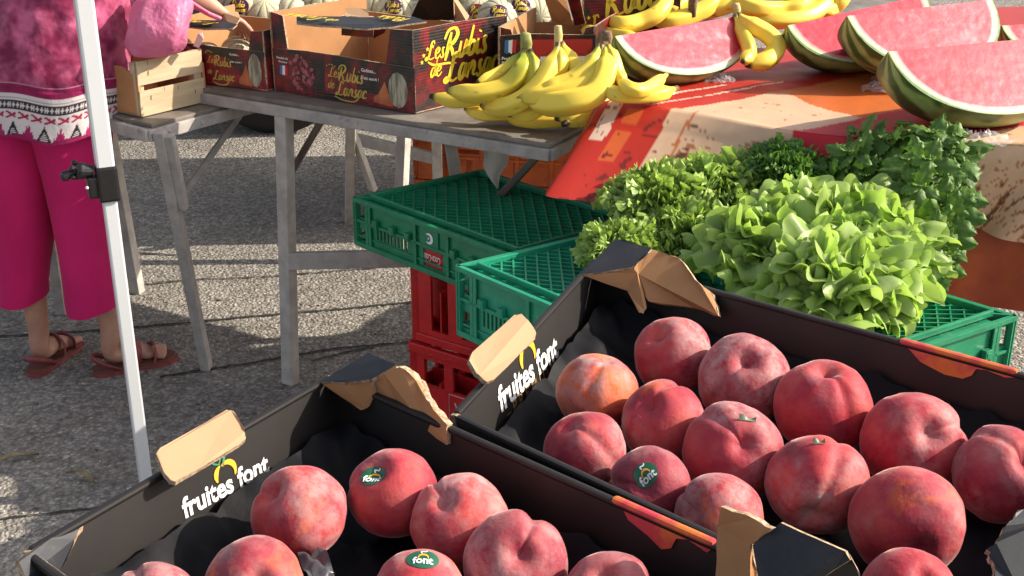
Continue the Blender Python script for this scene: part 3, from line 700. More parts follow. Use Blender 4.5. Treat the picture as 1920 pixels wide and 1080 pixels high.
rc2 = red_crate('red bottle crate with tall narrow slots, directly under the shaded green crate', RO2+V((0, 0, .0)), RX*.97, RY*.97, .228, [(.14, .16, .26, .84), (.36, .16, .46, .84), (.56, .16, .66, .84), (.74, .16, .86, .84)])
rc1 = [o for o in C.objects if o.name.startswith('bottle_crate') and o.get('label', '').startswith('red bottle crate with a boxed')][0]
n_ = RX.normalized().cross(V((0, 0, 1)))
pO = RO - V((0, 0, .242)); X_ = RX.normalized()
fr = [(0.115, .052), (.235, .052), (.235, .128), (.115, .128)]
bm = bmesh.new()
for a, b in zip(fr, fr[1:]+fr[:1]):
    A, B = [pO + X_*q[0] + V((0, 0, q[1])) + n_*-.0035 for q in (a, b)]; bar(bm, A, B, .0012, .0018, bev=0)
obj('inscription_frame', bm, mat('worn_white_ink', (.62, .45, .45), .6), rc1)
put_text('lettering', 'SFA', pO + X_*.205 + V((0, 0, .11)) + n_*-.0036, -X_, V((0, 0, -1)), .075, MT['worn'] if 'worn' in MT else bpy.data.materials['worn_white_ink'], rc1, shear=.1, height=.035, lift=.0006)
r3O = U(855, 496, .62); r3O = V((r3O.x, r3O.y, 0)) + dirv(-47, .05) + dirv(33, .03)
for k, lab in ((0, 'red bottle crate at the bottom under the sunlit green crate'), (1, 'red bottle crate directly under the sunlit green crate')):
    red_crate(lab, r3O+V((0, 0, .236*k)), dirv(-47, .40), dirv(33, .28), .232, [(.14, .16, .26, .84), (.36, .16, .46, .84), (.56, .16, .66, .84), (.74, .16, .86, .84)])
r4O = cr - G3X + dirv(32, .05) + dirv(135, .03); r4O.z = 0
for k, lab in ((0, 'lower red crate under the lettuce crate at the right'), (1, 'upper red crate under the lettuce crate at the right')):
    red_crate(lab, r4O+V((0, 0, .236*k)), dirv(32, .40), dirv(135, .28), .232, [(.14, .16, .26, .84), (.36, .16, .46, .84), (.56, .16, .66, .84), (.74, .16, .86, .84)])
# red round bottle cap sign seen through the opening of the shaded crate
cw = onwall(G1O, ux, nn, .262, -.083, -.013)
bm = bmesh.new(); M_ = Matrix((ux, V((0, 0, 1)), nn)).transposed().to_4x4(); M_.translation = cw
r = bmesh.ops.create_cone(bm, cap_ends=True, segments=40, radius1=.032, radius2=.032, depth=.004, matrix=M_)
disc = obj('soda_disc', bm, mat('soda_red', (.50, .012, .02), .35)); tag(disc, 'round red soda sign with white script behind the opening of the shaded green crate', 'sign')
put_text('lettering', 'Coca-Cola', cw + ux*.026 + V((0, 0, .008)) + nn*.0024, -ux, V((0, 0, -1)), .052, MT['white_ink'], disc, bold=.005, shear=.3, height=.018)
# orange crates behind, under the banana table
def orange_crate(label, O, X, Y, h):
    root = thing('plastic_crate', label, 'crate', 'orange plastic crates under the table'); bm = bmesh.new(); Zu = V((0, 0, 1))
    for c, d, w_ in ((O, X.normalized(), X.length), (O+X, Y.normalized(), Y.length), (O+X+Y, -X.normalized(), X.length), (O+Y, -Y.normalized(), Y.length)):
        n = d.cross(Zu); wall_holes(bm, c, d, Zu, w_, h, .008, [(.2*w_, .62*h, .38*w_, .74*h), (.62*w_, .62*h, .8*w_, .74*h), (.3*w_, .2*h, .34*w_, .5*h), (.44*w_, .2*h, .48*w_, .5*h), (.58*w_, .2*h, .62*w_, .5*h)])
        bar(bm, c+Zu*(h-.01)+n*.004, c+Zu*(h-.01)+d*w_+n*.004, .012, .02, bev=.002); bar(bm, c+Zu*h*.55+n*.002, c+Zu*h*.55+d*w_+n*.002, .010, .008, bev=.001)
        for k in range(6): bar(bm, c+d*w_*k/5+Zu*.01+n*.001, c+d*w_*k/5+Zu*(h-.02)+n*.001, .01, .012, up=d, bev=.001)
    box(bm, O+(X+Y)/2+V((0, 0, .01)), (X.length-.01, Y.length-.01, .01), math.atan2(X.y, X.x)); obj('body', bm, MT['orange'], root); return root
oO = V((-.335, 4.25, 0))
for k, lab in ((0, 'bottom orange plastic crate of the stack behind the shaded green crate'), (1, 'orange plastic crate on top of another, behind the shaded green crate')):
    orange_crate(lab, oO+V((0, 0, .003+.158*k)), dirv(-12, .60), dirv(78, .40), .155)
# white paper hanging from the table edge
bm = bmesh.new(); pa = U(926, 283, .68)
def fn(u, v):
    wd = .052*(1-max(0, v-.45)/.55*.9)*(1+.12*math.sin(v*5)); return pa + V((( u-.5)*wd + .006*v + .004*math.sin(v*7), .004*math.sin(u*6+v*3)-.012*v, .01-.098*v))
grid(bm, 10, 16, fn); o = obj('paper_scrap', bm, MT['white_paper'], None, True); tag(o, 'white paper scrap hanging from the grey table edge above the shaded green crate', 'paper')
# ------------------------------------------------------------------ tables
def table_top(bm, O, X, Y, z, th=.03, bev=.003):
    c = O+(X+Y)/2; box(bm, (c.x, c.y, z-th/2), (X.length, Y.length, th), math.atan2(X.y, X.x), bev)
Z0 = V((0, 0, 1))
t1 = thing('folding_table', 'grey weathered table with the printed melon boxes and the front bananas on it', 'table')
A1 = U(368, 163, .755); X1, Y1 = dirv(-29.5, 1.01), dirv(60.5, .80); ux1, uy1 = X1.normalized(), Y1.normalized()
bm = bmesh.new(); table_top(bm, A1, X1, Y1, .755, .012); obj('tabletop', bm, MT['table_top'], t1)
bm = bmesh.new(); z = .729
for a, b in ((A1, A1+X1), (A1+Y1, A1+X1+Y1), (A1, A1+Y1), (A1+X1, A1+X1+Y1)):
    a, b = V((a.x, a.y, z)), V((b.x, b.y, z)); bar(bm, a, b, .018, .027, bev=.003)
obj('apron', bm, MT['grey_wood'], t1)
def leg(parent, top, foot, w=.032, d=.045, m='pale_leg', up=(0, 0, 1), name='leg'):
    bm = bmesh.new(); bar(bm, top, foot, w, d, up=up, bev=.003); return obj(name, bm, MT[m], parent)
f1 = U(545, 718, 0); leg(t1, U(532, 205, .73), f1, .034, .034, up=ux1)
b1 = U(747, 489, 0); leg(t1, V((b1.x+.05, b1.y+.06, .72)), b1, .034, .034, up=ux1)
bm = bmesh.new(); bar(bm, V((f1.x+.015, f1.y+.005, .345)), V((-.10, 3.08, .33)), .02, .045, bev=.003); obj('cross_rail', bm, MT['pale_leg'], t1)
leg(t1, V((-.165, 3.09, .72)), V((-.075, 3.10, 0)), .026, .03)
q = U(528, 355, .50); leg(t1, U(603, 226, .70), q, .012, .016, 'steel', name='brace')
leg(t1, A1+X1*.97+uy1*.30-V((0, 0, .03)), A1+X1*.97+uy1*.32-V((0, 0, .75)), .034, .034); leg(t1, A1+X1*.95+uy1*.74-V((0, 0, .03)), A1+X1*.93+uy1*.76-V((0, 0, .75)), .034, .034)
leg(t1, A1+X1*.93+uy1*.07-V((0, 0, .06)), A1+X1*.70+uy1*.09-V((0, 0, .10))-V((0, 0, .22)), .012, .018, 'steel', name='brace')

t2 = thing('folding_table', 'lower brownish table beside the pink clad person, carrying the wooden crate', 'table')
A2 = U(276, 236, .715); X2, Y2 = dirv(53, .62), dirv(141, .75); ux2, uy2 = X2.normalized(), Y2.normalized()
bm = bmesh.new(); table_top(bm, A2, X2, Y2, .715, .010); obj('tabletop', bm, MT['table_top'], t2)
bm = bmesh.new()
for a, b in ((A2, A2+X2), (A2+Y2, A2+X2+Y2), (A2, A2+Y2), (A2+X2, A2+X2+Y2)):
    bar(bm, V((a.x, a.y, .690)), V((b.x, b.y, .690)), .016, .030, bev=.003)
for f in (.3, .8): bmesh.ops.create_icosphere(bm, subdivisions=2, radius=.006, matrix=Matrix.Translation(A2+ux2*.05*f*4+V((.005, -.006, -.026))))
obj('apron', bm, MT['grey_wood'], t2)
f2 = U(388, 692, 0); tp2 = U(299, 246, .70); leg(t2, tp2, f2, .026, .030, 'grey_wood')
mid = tp2.lerp(f2, .30); leg(t2, tp2+V((.022, .0, -.01)), mid+V((.022, .0, 0)), .022, .024, 'grey_wood', name='hinge_bar')
leg(t2, U(456, 206, .68), U(329, 386, .46), .012, .016, 'grey_wood', name='brace')
f3 = U(258, 548, 0); leg(t2, V((f3.x-.02, f3.y-.05, .70)), f3, .036, .03, 'pale_leg')
leg(t2, A2+Y2*.9+ux2*.1-V((0, 0, .02)), A2+Y2*.9+ux2*.1-V((0, 0, .715)), .03, .03, 'grey_wood')

t3_ = thing('folding_table', 'pale legged table standing behind the melon boxes, with loose cantaloupes', 'table')
fb = U(655, 419, 0); A3 = V((-.62, 4.06, .74)); X3, Y3 = dirv(3, 2.0), dirv(93, 1.0)
bm = bmesh.new(); table_top(bm, A3, X3, Y3, .74, .02); obj('tabletop', bm, MT['table_top'], t3_)
leg(t3_, U(657, 232, .42), fb, .030, .03); leg(t3_, V((fb.x, fb.y, .73)), V((fb.x, fb.y, .35)), .030, .03)
leg(t3_, U(657, 238, .40), U(700, 356, .16), .028, .02); f4 = V(((822-960)/F*(4.15*math.cos(PIT)+.58), 4.15, 0))
leg(t3_, V((f4.x, f4.y, .73)), f4, .034, .03); 
bm = bmesh.new(); bar(bm, V((fb.x+.01, fb.y, .315)), V((f4.x, f4.y, .262)), .02, .04, bev=.003); obj('cross_rail', bm, MT['pale_leg'], t3_)
leg(t3_, A3+X3*.97+Y3*.1-V((0, 0, .02)), A3+X3*.97+Y3*.1-V((0, 0, .74)), .03, .03); leg(t3_, A3+X3*.97+Y3*.9-V((0, 0, .02)), A3+X3*.97+Y3*.9-V((0, 0, .74)), .03, .03)

# ------------------------------------------------------------------ cloth covered watermelon table
FL = [U(*q) for q in ((1118, 200, .82), (1152, 191, .835), (1300, 212, .83), (1480, 246, .83), (1640, 262, .83), (1870, 271, .83), (2100, 282, .83), (2400, 300, .83))]
GLn = [U(*q) for q in ((1026, 356, .705), (1046, 362, .703), (1200, 385, .69), (1480, 400, .68), (1640, 402, .68), (1800, 416, .665), (1920, 449, .64), (2300, 520, .60))]
FLs, GLs = spline(FL, 40), spline(GLn, 40); NU = len(FLs)-1
cum = [0]
for a, b in zip(FLs, FLs[1:]): cum.append(cum[-1]+(b-a).length)
BK = [V((.62+.22*i, 4.25-.05*i, .83)) for i in range(NU+1)]
BKs = spline([V((.46, 3.22, .83)), V((.85, 3.34, .83)), V((1.25, 3.75, .83)), V((3.0, 4.3, .83))], 60)
BK = [BKs[min(180, int(i/NU*180))].lerp(BKs[min(180, int(i/NU*180)+1)], i/NU*180 % 1) for i in range(NU+1)]
st33 = V((math.cos(rad(33)), math.sin(rad(33)), 0)); n33 = V((math.sin(rad(33)), -math.cos(rad(33)), 0))
fc = [p.dot(n33) for p in FLs]
def c2w(c):
    if c <= fc[0]: return cum[0]
    for i in range(NU):
        if fc[i] <= c <= fc[i+1] or (i == NU-1): return cum[i] + (cum[i+1]-cum[i])*min(1, max(0, (c-fc[i])/max(1e-5, fc[i+1]-fc[i])))
W2 = .215; RED, BEI, ORA, WHI = (.50, .010, .022), (.60, .39, .25), (.50, .12, .025), (.62, .44, .34)
wI = lambda px: min(cum, key=lambda c: abs((lambda p: 960+F*p.x/(p.y*math.cos(PIT)+(HC-p.z)*math.sin(PIT)))(FLs[cum.index(c)])-px))
w_be0, w_be1, w_be2 = wI(1262), wI(1490), wI(1775)
def cloth_col(wd, hang, s, p):
    n = noise.noise(V((wd*9, s*9+hang*9, 2))); n2 = noise.noise(V((wd*38, s*38+hang*38, 5))); n3 = noise.noise(V((wd*110, s*110+hang*110, 7))); ed = .012*n
    base = RED
    if wd+ed < w_be0:
        base = RED if hang < .0 else (.40, .022, .012)  # left red darkened: the drop's lack of sun is put into the colour
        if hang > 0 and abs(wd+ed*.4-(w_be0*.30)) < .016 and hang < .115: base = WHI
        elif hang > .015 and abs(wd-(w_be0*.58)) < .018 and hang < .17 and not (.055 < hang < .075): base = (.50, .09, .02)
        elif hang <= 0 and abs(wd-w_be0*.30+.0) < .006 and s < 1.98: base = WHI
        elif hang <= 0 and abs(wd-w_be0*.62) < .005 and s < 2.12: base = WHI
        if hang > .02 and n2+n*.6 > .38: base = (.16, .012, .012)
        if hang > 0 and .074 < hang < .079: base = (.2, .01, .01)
    elif wd+ed < w_be1:
        base = BEI
        if hang <= 0 and s > 2.03 + .05*n: base = ORA
        if hang <= 0 and s > 2.55: base = RED
    elif wd+ed < w_be2: base = RED if hang > 0 or s < 2.7 else ORA
    else:
        base = BEI
        if hang <= 0 and s > 2.62: base = ORA
        if hang <= 0 and s > 2.9: base = RED
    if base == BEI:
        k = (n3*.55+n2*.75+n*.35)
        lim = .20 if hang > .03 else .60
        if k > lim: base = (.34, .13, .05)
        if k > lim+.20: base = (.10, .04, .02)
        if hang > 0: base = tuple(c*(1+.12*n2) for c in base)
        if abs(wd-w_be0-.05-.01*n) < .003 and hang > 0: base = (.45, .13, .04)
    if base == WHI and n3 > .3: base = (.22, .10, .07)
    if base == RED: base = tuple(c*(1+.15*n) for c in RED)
    return tuple(c*(1+.05*n3) for c in base)
def build_cloth(name, z_off, off, hang_scale, colfn, m, parent, i0=0, top=True):
    bm = bmesh.new(); info = []; NT, NF, NH = (90 if top else 0), 6, 40; rows = []
    for i in range(i0, NU+1):
        f, g, b = FLs[i], GLs[i], BK[i]; col = []; outn = (g-f); outn.z = 0
        nrm = V((-(FLs[min(i+1, NU)]-FLs[max(i-1, 0)]).y, (FLs[min(i+1, NU)]-FLs[max(i-1, 0)]).x, 0)).normalized()
        if nrm.y > 0: nrm = -nrm
        if top:
            for j in range(NT): 
                t = (j/NT)**.6; p = b.lerp(f - (f-b).normalized()*.02, t); p = p + V((0, 0, .003*noise.noise(p*6)+.0015*noise.noise(p*22))); col.append((p, 0, p.dot(st33), c2w(p.dot(n33))))
        for j in range(NH+1):
            t = j/NH; L = (g-f).length*hang_scale; a = min(1, t*5); p = f.lerp(f+(g-f)*hang_scale, t); drop = .012*(1-a)**2
            p = p + nrm*(.014*math.sin(a*math.pi/2) - .004) - V((0, 0, -.0+drop*0)) + nrm*(.010*t*math.sin(cum[i]*26+1.3*noise.noise(V((cum[i]*5, 0, 0))))) + nrm*off*(1 if t > .02 else .3)
            p.z += -.006*(a) + .006*(1-a) + z_off
            if t == 0: p = f + V((0, 0, z_off))
            q = (t*L) if t > 0 else 0
            col.append((p, max(1e-4, q), f.dot(st33), cum[i]))
        rows.append(col)
    vs = [[bm.verts.new(c[0]) for c in r] for r in rows]
    for a in range(len(rows)-1):
        for j in range(len(rows[0])-1): bm.faces.new((vs[a][j], vs[a][j+1], vs[a+1][j+1], vs[a+1][j])).smooth = True
    flat_ = [c for r in rows for c in r]; me = bpy.data.meshes.new(name); bm.verts.index_update(); bm.to_mesh(me); bm.free()
    paint(me, lambda i, co: colfn(flat_[i][3], flat_[i][1] if flat_[i][1] > 0 else 0, flat_[i][2], co))
    return link(name, me, m, parent, False)
MT['cloth'] = vcol_mat('printed_oilcloth', .45, bump=.15, bscale=60, spec=.4); MT['cloth_under'] = mat('orange_oilcloth', (.42, .085, .018), .6, col2=(.26, .045, .012), scale=9, bump=.15, bscale=20, bdist=.004)
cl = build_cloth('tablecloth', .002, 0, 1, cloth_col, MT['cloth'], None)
tag(cl, 'red, beige and orange patterned oilcloth hanging over the watermelon table', 'tablecloth')
bm = bmesh.new(); vs = []
for i in range(40*2, NU+1, 4):
    f, g = FLs[i], GLs[i]; nrm = V((f.x-g.x, f.y-g.y, 0)); k = 1.78
    col = []
    for j in range(13):
        t = j/12; p = f.lerp(f+(g-f)*1.0, t); p = V((p.x, p.y, f.z-.01 - (f.z-.49)*t)) + V((.1, .99, 0))*(.012+.006*math.sin(cum[i]*20)*t); col.append(bm.verts.new(p))
    vs.append(col)
for a in range(len(vs)-1):
    for j in range(12): bm.faces.new((vs[a][j], vs[a][j+1], vs[a+1][j+1], vs[a+1][j]))
o = obj('tablecloth', bm, MT['cloth_under'], None, True); tag(o, 'plain orange cloth hanging lower, under the beige patterned one at the right', 'tablecloth')
t4 = thing('folding_table', 'table wholly wrapped in the patterned oilcloth, carrying the watermelons', 'table')
bm = bmesh.new(); pl = [FLs[45], FLs[120], FLs[200], FLs[-1], BK[-1], BK[0]]; pl = [V((p.x, p.y+.02, .822)) for p in pl]
f_ = bm.faces.new([bm.verts.new(p) for p in pl]); r = bmesh.ops.extrude_face_region(bm, geom=[f_])
for v in r['geom']:
    if isinstance(v, bmesh.types.BMVert): v.co.z -= .022
bmesh.ops.recalc_face_normals(bm, faces=bm.faces); obj('tabletop', bm, MT['table_top'], t4)
for x, y in ((.42, 2.85), (1.7, 2.5), (.62, 3.15), (2.6, 3.8)):
    leg(t4, V((x, y, .80)), V((x, y, 0)), .035, .035)

# ------------------------------------------------------------------ tent pole
tp = thing('tent_pole', 'white square tent pole with a black clamp, standing in front of the pink trousers', 'pole')
base = U(277, 929, 0); base.y += .0
def polebar(z0, z1, w_, name, m, dx=0):
    bm = bmesh.new(); r = bmesh.ops.create_cone(bm, cap_ends=True, segments=8, radius1=w_/2/.924, radius2=w_/2/.924, depth=z1-z0, matrix=Matrix.Translation((base.x+dx, base.y, (z0+z1)/2)) @ Matrix.Rotation(rad(33), 4, 'Z') @ Matrix.Diagonal((1, 1, 1, 1)))
    return obj(name, bm, m, tp)
def polesq(z0, z1, w_, name, m, bev):
    bm = bmesh.new(); box(bm, (base.x, base.y, (z0+z1)/2), (w_, w_, z1-z0), rad(24), bev); return obj(name, bm, m, tp)
polesq(0, .80, .028, 'inner_tube', MT['white_metal'], .004); polesq(.745, 2.35, .036, 'outer_tube', MT['white_metal'], .005)
polesq(.70, .775, .042, 'clamp', MT['black_plastic'], .006)
bm = bmesh.new(); kc = V((base.x-.043, base.y-.02, .768))
tube(bm, [kc+V((.022, .008, -.004)), kc, kc+V((-.008, -.004, .002))], [.012, .017, .014], 14)
tube(bm, [kc+V((-.008, -.003, 0)), kc+V((-.03, -.012, -.008)), kc+V((-.036, -.014, -.01))], [.006, .011, .007], 10)
for a in range(5): bmesh.ops.create_icosphere(bm, subdivisions=2, radius=.006, matrix=Matrix.Translation(kc+V((-.012, 0, 0))+V((0, math.cos(a*1.26), math.sin(a*1.26)))*.016))
box(bm, kc+V((.018, .006, -.035)), (.022, .03, .045), rad(24), .005); obj('knob', bm, MT['black_plastic'], tp, False)
bm = bmesh.new(); bmesh.ops.create_icosphere(bm, subdivisions=2, radius=.0035, matrix=Matrix.Translation(kc+V((.012, -.012, -.032)))); obj('screw', bm, MT['white_metal'], tp, True)
bm = bmesh.new(); box(bm, (base.x, base.y, .004), (.08, .08, .008), rad(24), .002); obj('foot_plate', bm, MT['white_metal'], tp)

# ------------------------------------------------------------------ melon boxes
def mbox(label, O, ax, L, ay, D, hp, H, postL, postR, cat='cardboard box'):
    "printed melon box with a low front, corner posts and a folded in top strip"
    root = thing('melon_box', label, cat, 'printed melon boxes'); X, Y = dirv(ax, 1), dirv(ay, 1); Z = Z0; t = .005
    mats = [MT['print'], MT['kraft'], MT['kraft_edge']]
    def pq(O, X, pts, name='side', th=t, mm=mats, par=root, flip=False):
        return panel(name, [O+X*a+Z*b for a, b in pts], th, mm, par, edge_n=2, wob=.0006)
    fp = pq(O, X, [(0, 0), (L, 0), (L, hp), (L*.7, hp+.001), (L*.25, hp+.004), (0, hp)], 'front_panel')
    pq(O+Y*.003, X, [(0, hp-.004), (postL, hp-.004), (postL*.8, H-.006), (0, H)], 'corner_post'); pq(O+Y*.003, X, [(L-postR, hp-.004), (L, hp-.004), (L, H), (L-postR*.8, H-.004)], 'corner_post')
    sp = pq(O+X*L, Y, [(0, 0), (D, 0), (D, H*.96), (D*.5, H), (0, H)], 'side_panel')
    bk = [MT['kraft'], MT['print'], MT['kraft_edge']]
    panel('back_panel', [O+Y*D+X*a+Z*b for a, b in ((0, 0), (L, 0), (L, H*.8), (0, H*.8))], t, bk, root, edge_n=2, wob=.0006)
    panel('side_panel', [O+Y*a+Z*b for a, b in ((0, 0), (D, 0), (D, H), (0, H))], t, bk, root, edge_n=2, wob=.0006)
    panel('box_floor', [O+Z*.004, O+X*L+Z*.004, O+X*L+Y*D+Z*.004, O+Y*D+Z*.004], .003, [MT['kraft'], MT['kraft'], MT['kraft_edge']], root)
    return root, fp, sp, X, Y
def front_art(fp, O, X, L, h, side=1):
    n = X.cross(Z0); k = n*.0008; to3 = lambda x, y: O + X*x + Z0*y + k*1.5
    def at(fn, name, m):
        bm = bmesh.new(); fn(bm); return obj(name, bm, m, fp)
    u = L/.42
    at(lambda bm: flat(bm, O, X, Z0, k*.6, [(.155*u, .002), (.42*u-.004, .004), (.40*u, .03), (.255*u, .035), (.25*u, .075), (.16*u, .08)]), 'red_field', MT['red_print2'])
    def words(bm):
        e = script_words(bm, to3, 'Les', .17*u, .058, .024*u, .12); script_words(bm, to3, 'Rubis', .196*u, .052, .036*u, .13)
        script_words(bm, to3, 'de', .166*u, .030, .022*u, .12); script_words(bm, to3, 'Lansac', .19*u, .016, .034*u, .13)
        ribbon(bm, lambda p: to3(p.x, p.y), [(.185*u, .012), (.21*u, .005), (.245*u, .006), (.262*u, .022)], .004)
        for i in range(4): star(bm, to3, (.166+.008*i)*u, .084+.004*math.sin(i), .0032)
    at(words, 'lettering', MT['dull_yellow_ink'])
    rnd = random.Random(4)
    def blob(cx, cy, r, n_):
        def f(bm):
            for i in range(n_):
                a, q = rnd.uniform(0, 6.28), math.sqrt(rnd.random())*r; x, y = (cx+math.cos(a)*q*.9)*u, cy+math.sin(a)*q; rr = rnd.uniform(.003, .008)
                y = min(h-rr-.002, max(rr+.002, y)); flat(bm, O, X, Z0, k*(.7+.004*i), [(x+math.cos(t*1.047+i)*rr, y+math.sin(t*1.047+i)*rr) for t in range(6)])
        return f
    at(blob(.085, .055, .042, 60), 'pomegranate_print', MT['pink_ink'])
    at(lambda bm: flat(bm, O, X, Z0, k*1.0, [(.30*u+.0, .012), (.355*u, .008), (.362*u, .024), (.345*u, .038), (.335*u, .066), (.325*u, .05), (.315*u, .034), (.302*u, .026)]), 'slice_print', MT['slice_ink'])
    at(lambda bm: flat(bm, O, X, Z0, k*1.1, [(.372*u+.028*u*math.cos(a*.524), .05+.043*math.sin(a*.524)) for a in range(12)]), 'melon_print', MT['melon_ink'])
    for tx, ty, wd, b in ((.012, .083, .035, 'Produit de'), (.018, .074, .026, 'Provence'), (.268, .082, .042, 'Goûtez...'), (.268, .064, .050, "c'est sucré !")):
        put_text('lettering', b, O+X*tx*u+Z0*ty, X, Z0, wd*u, MT['white_ink'], fp, bold=.02, lift=.0014)
    for i, m in enumerate(('blue_ink', 'white_ink', 'red_ink')):
        at(lambda bm: flat(bm, O, X, Z0, k*.9, [((.018+.008*i)*u, .045), ((.026+.008*i)*u, .043), ((.028+.008*i)*u, .068), ((.020+.008*i)*u, .067)]), 'flag_print', MT[m])
MT['red_print2'] = mat('red_field_print', (.32, .014, .022), .4, col2=(.10, .008, .012), scale=30, thr=(.40, .60))
OB1 = U(517, 170, .7565); B1, fp1, sp1, XB, YB = mbox('printed melon box in the middle, its dark side with big yellow script behind the bananas', OB1, -31, .425, 45, .30, .108, .195, .045, .085)
front_art(fp1, OB1, XB, .425, .108)
# big yellow script on its side
Os = OB1 + XB*.425; n_s = YB.cross(Z0); to3 = lambda x, y: Os + YB*x + Z0*y + n_s*.0015
bm = bmesh.new()
script_words(bm, to3, 'Les', .034, .120, .042, .13); script_words(bm, to3, 'Rubis', .086, .112, .068, .15); script_words(bm, to3, 'de', .046, .078, .040, .13); script_words(bm, to3, 'Lansac', .092, .058, .066, .15)
ribbon(bm, lambda p: to3(p.x, p.y), [(.040, .116), (.06, .106), (.10, .104), (.13, .10)], .007)
for x, y in ((.022, .118), (.028, .133), (.040, .146), (.056, .150), (.072, .142)): star(bm, to3, x, y, .0062)
obj('lettering', bm, MT['yellow_ink'], sp1)
def flange(root, pts, words=None):
    o = panel('top_strip', P3(pts), .004, [MT['black_gloss'], MT['kraft'], MT['kraft_edge']], root, edge_n=2, wob=.0006); return o
fl1 = flange(B1, [(556, 43, .955), (600, 48, .952), (650, 51, .95), (690, 54, .948), (736, 50, .95), (800, 40, .956), (775, 31, .958), (700, 33, .954), (640, 31, .956), (556, 29, .958)])
def flange_text(fl, body, a, b, wdt, z, h):
    A, B = U(*a, z), U(*b, z); X = (B-A).normalized(); put_text('lettering', body, A, X, -Z0.cross(X).normalized()*-1, (B-A).length, MT['yellow_ink'], fl, bold=.02, shear=.35, height=h, lift=-.004)
def script_on(fl, body, a, z, s, ang=0, stretch=1.0, m='yellow_ink'):
    A = U(*a, z); X = dirv(ang, 1); Y = Z0.cross(X); bm = bmesh.new(); script_words(bm, lambda x, y: A + X*x + Y*y, body, 0, 0, s, .15); return obj('lettering', bm, MT[m], fl)
script_on(fl1, 'Rubis', (772, 35, ), .9625, .038, 150); script_on(fl1, 'Lansac', (612, 33), .9625, .040, 152); script_on(fl1, 'de', (636, 37), .9625, .03, 150)
OB0 = U(322, 151, .7565); B0, fp0, sp0, XA, YA = mbox('small printed melon box at the left, overhanging the table corner beside the wooden crate', OB0, -23, .290, 62, .27, .098, .150, .03, .05)
front_art(fp0, OB0, XA, .290, .098)
flange(B0, [(349, 49, .908), (385, 54, .905), (436, 53, .905), (445, 46, .91), (418, 38, .915), (345, 38, .915)])
A_ = B0.children[-1]; script_on(A_, 'Lansac', (408, 42), .9175, .032, 160)
panel('box_tab', P3([(420, 24, .93), (446, 22, .93), (450, 34, .92), (440, 50, .905), (428, 46, .905), (418, 36, .915)]), .004, KT, B0)
# boxes behind
OB2 = U(938, 196, .7565); B2, fp2, sp2, XC, YC = mbox('red printed melon box with the white label, behind the bananas', OB2, 3, .225, 70, .26, .165, .185, .03, .03)
n2 = XC.cross(Z0)
def quad(par, O, X, pts, name, m, k): bm = bmesh.new(); flat(bm, O, X, Z0, k, pts); return obj(name, bm, MT[m] if isinstance(m, str) else m, par)
MT['red_bright'] = mat('red_box_print', (.50, .035, .03), .4, col2=(.16, .012, .015), scale=22, thr=(.36, .48))
quad(fp2, OB2, XC, [(.047, .01), (.218, .01), (.218, .155), (.047, .155)], 'red_field', 'red_bright', n2*.0008)
lb = quad(fp2, OB2, XC, [(.095, .055), (.21, .055), (.21, .115), (.095, .115)], 'paper_label', 'white_ink', n2*.0014)
for i, (b, wd) in enumerate((('LES RUBIS DE LANSAC', .062), ('MELON - CHARENTAIS', .058), ('Origine : France', .05), ('Cat. I', .02))): put_text('lettering', b, OB2+XC*.10+Z0*(.103-.012*i), XC, Z0, wd, MT['black_card'], lb, lift=.002)
bm = bmesh.new(); to2 = lambda x, y: OB2+XC*x+Z0*y+n2*.0022; arc_ring(bm, to2, .187, .086, .017, 0, 6.283, .003, 24)
arc_ring(bm, to2, .187, .086, .009, 0, 6.283, .006, 18); obj('round_stamp', bm, MT['black_card'], lb)
put_text('lettering', 'Produit de', OB2+XC*.004+Z0*.108, XC, Z0, .042, MT['white_ink'], fp2, bold=.03, lift=.0022); put_text('lettering', 'Provence', OB2+XC*.004+Z0*.097, XC, Z0, .038, MT['white_ink'], fp2, bold=.03, lift=.0022)
for i, m in enumerate(('blue_ink', 'white_ink', 'red_ink')): quad(fp2, OB2, XC, [(.010+.009*i, .125+.002*i), (.019+.009*i, .122), (.021+.009*i, .156), (.011+.009*i, .154)], 'flag_print', m, n2*.0018)
OB3 = U(1092, 160, .7565); B3, fp3, sp3, XD, YD = mbox('tall dark melon box with slanted yellow script and stars, behind the upper bananas', OB3, 4, .24, 80, .26, .30, .31, .03, .03)
n3 = XD.cross(Z0); r20 = rad(14); X20 = XD*math.cos(r20)+Z0*math.sin(r20); Y20 = -XD*math.sin(r20)+Z0*math.cos(r20)
bm = bmesh.new(); to3 = lambda x, y: OB3 + XD*.008 + Z0*.128 + X20*x + Y20*y + n3*.0016
script_words(bm, to3, 'les', .012, .0, .05, .13) if 'l' in GL else script_words(bm, to3, 'Les', .010, .0, .042, .13); script_words(bm, to3, 'Rubis', .048, .028, .075, .14)
for x, y in ((-.004, .0), (-.004, .015), (.002, .030), (.014, .040), (.028, .040)): star(bm, to3, x, y, .006)
obj('lettering', bm, MT['yellow_ink'], fp3)
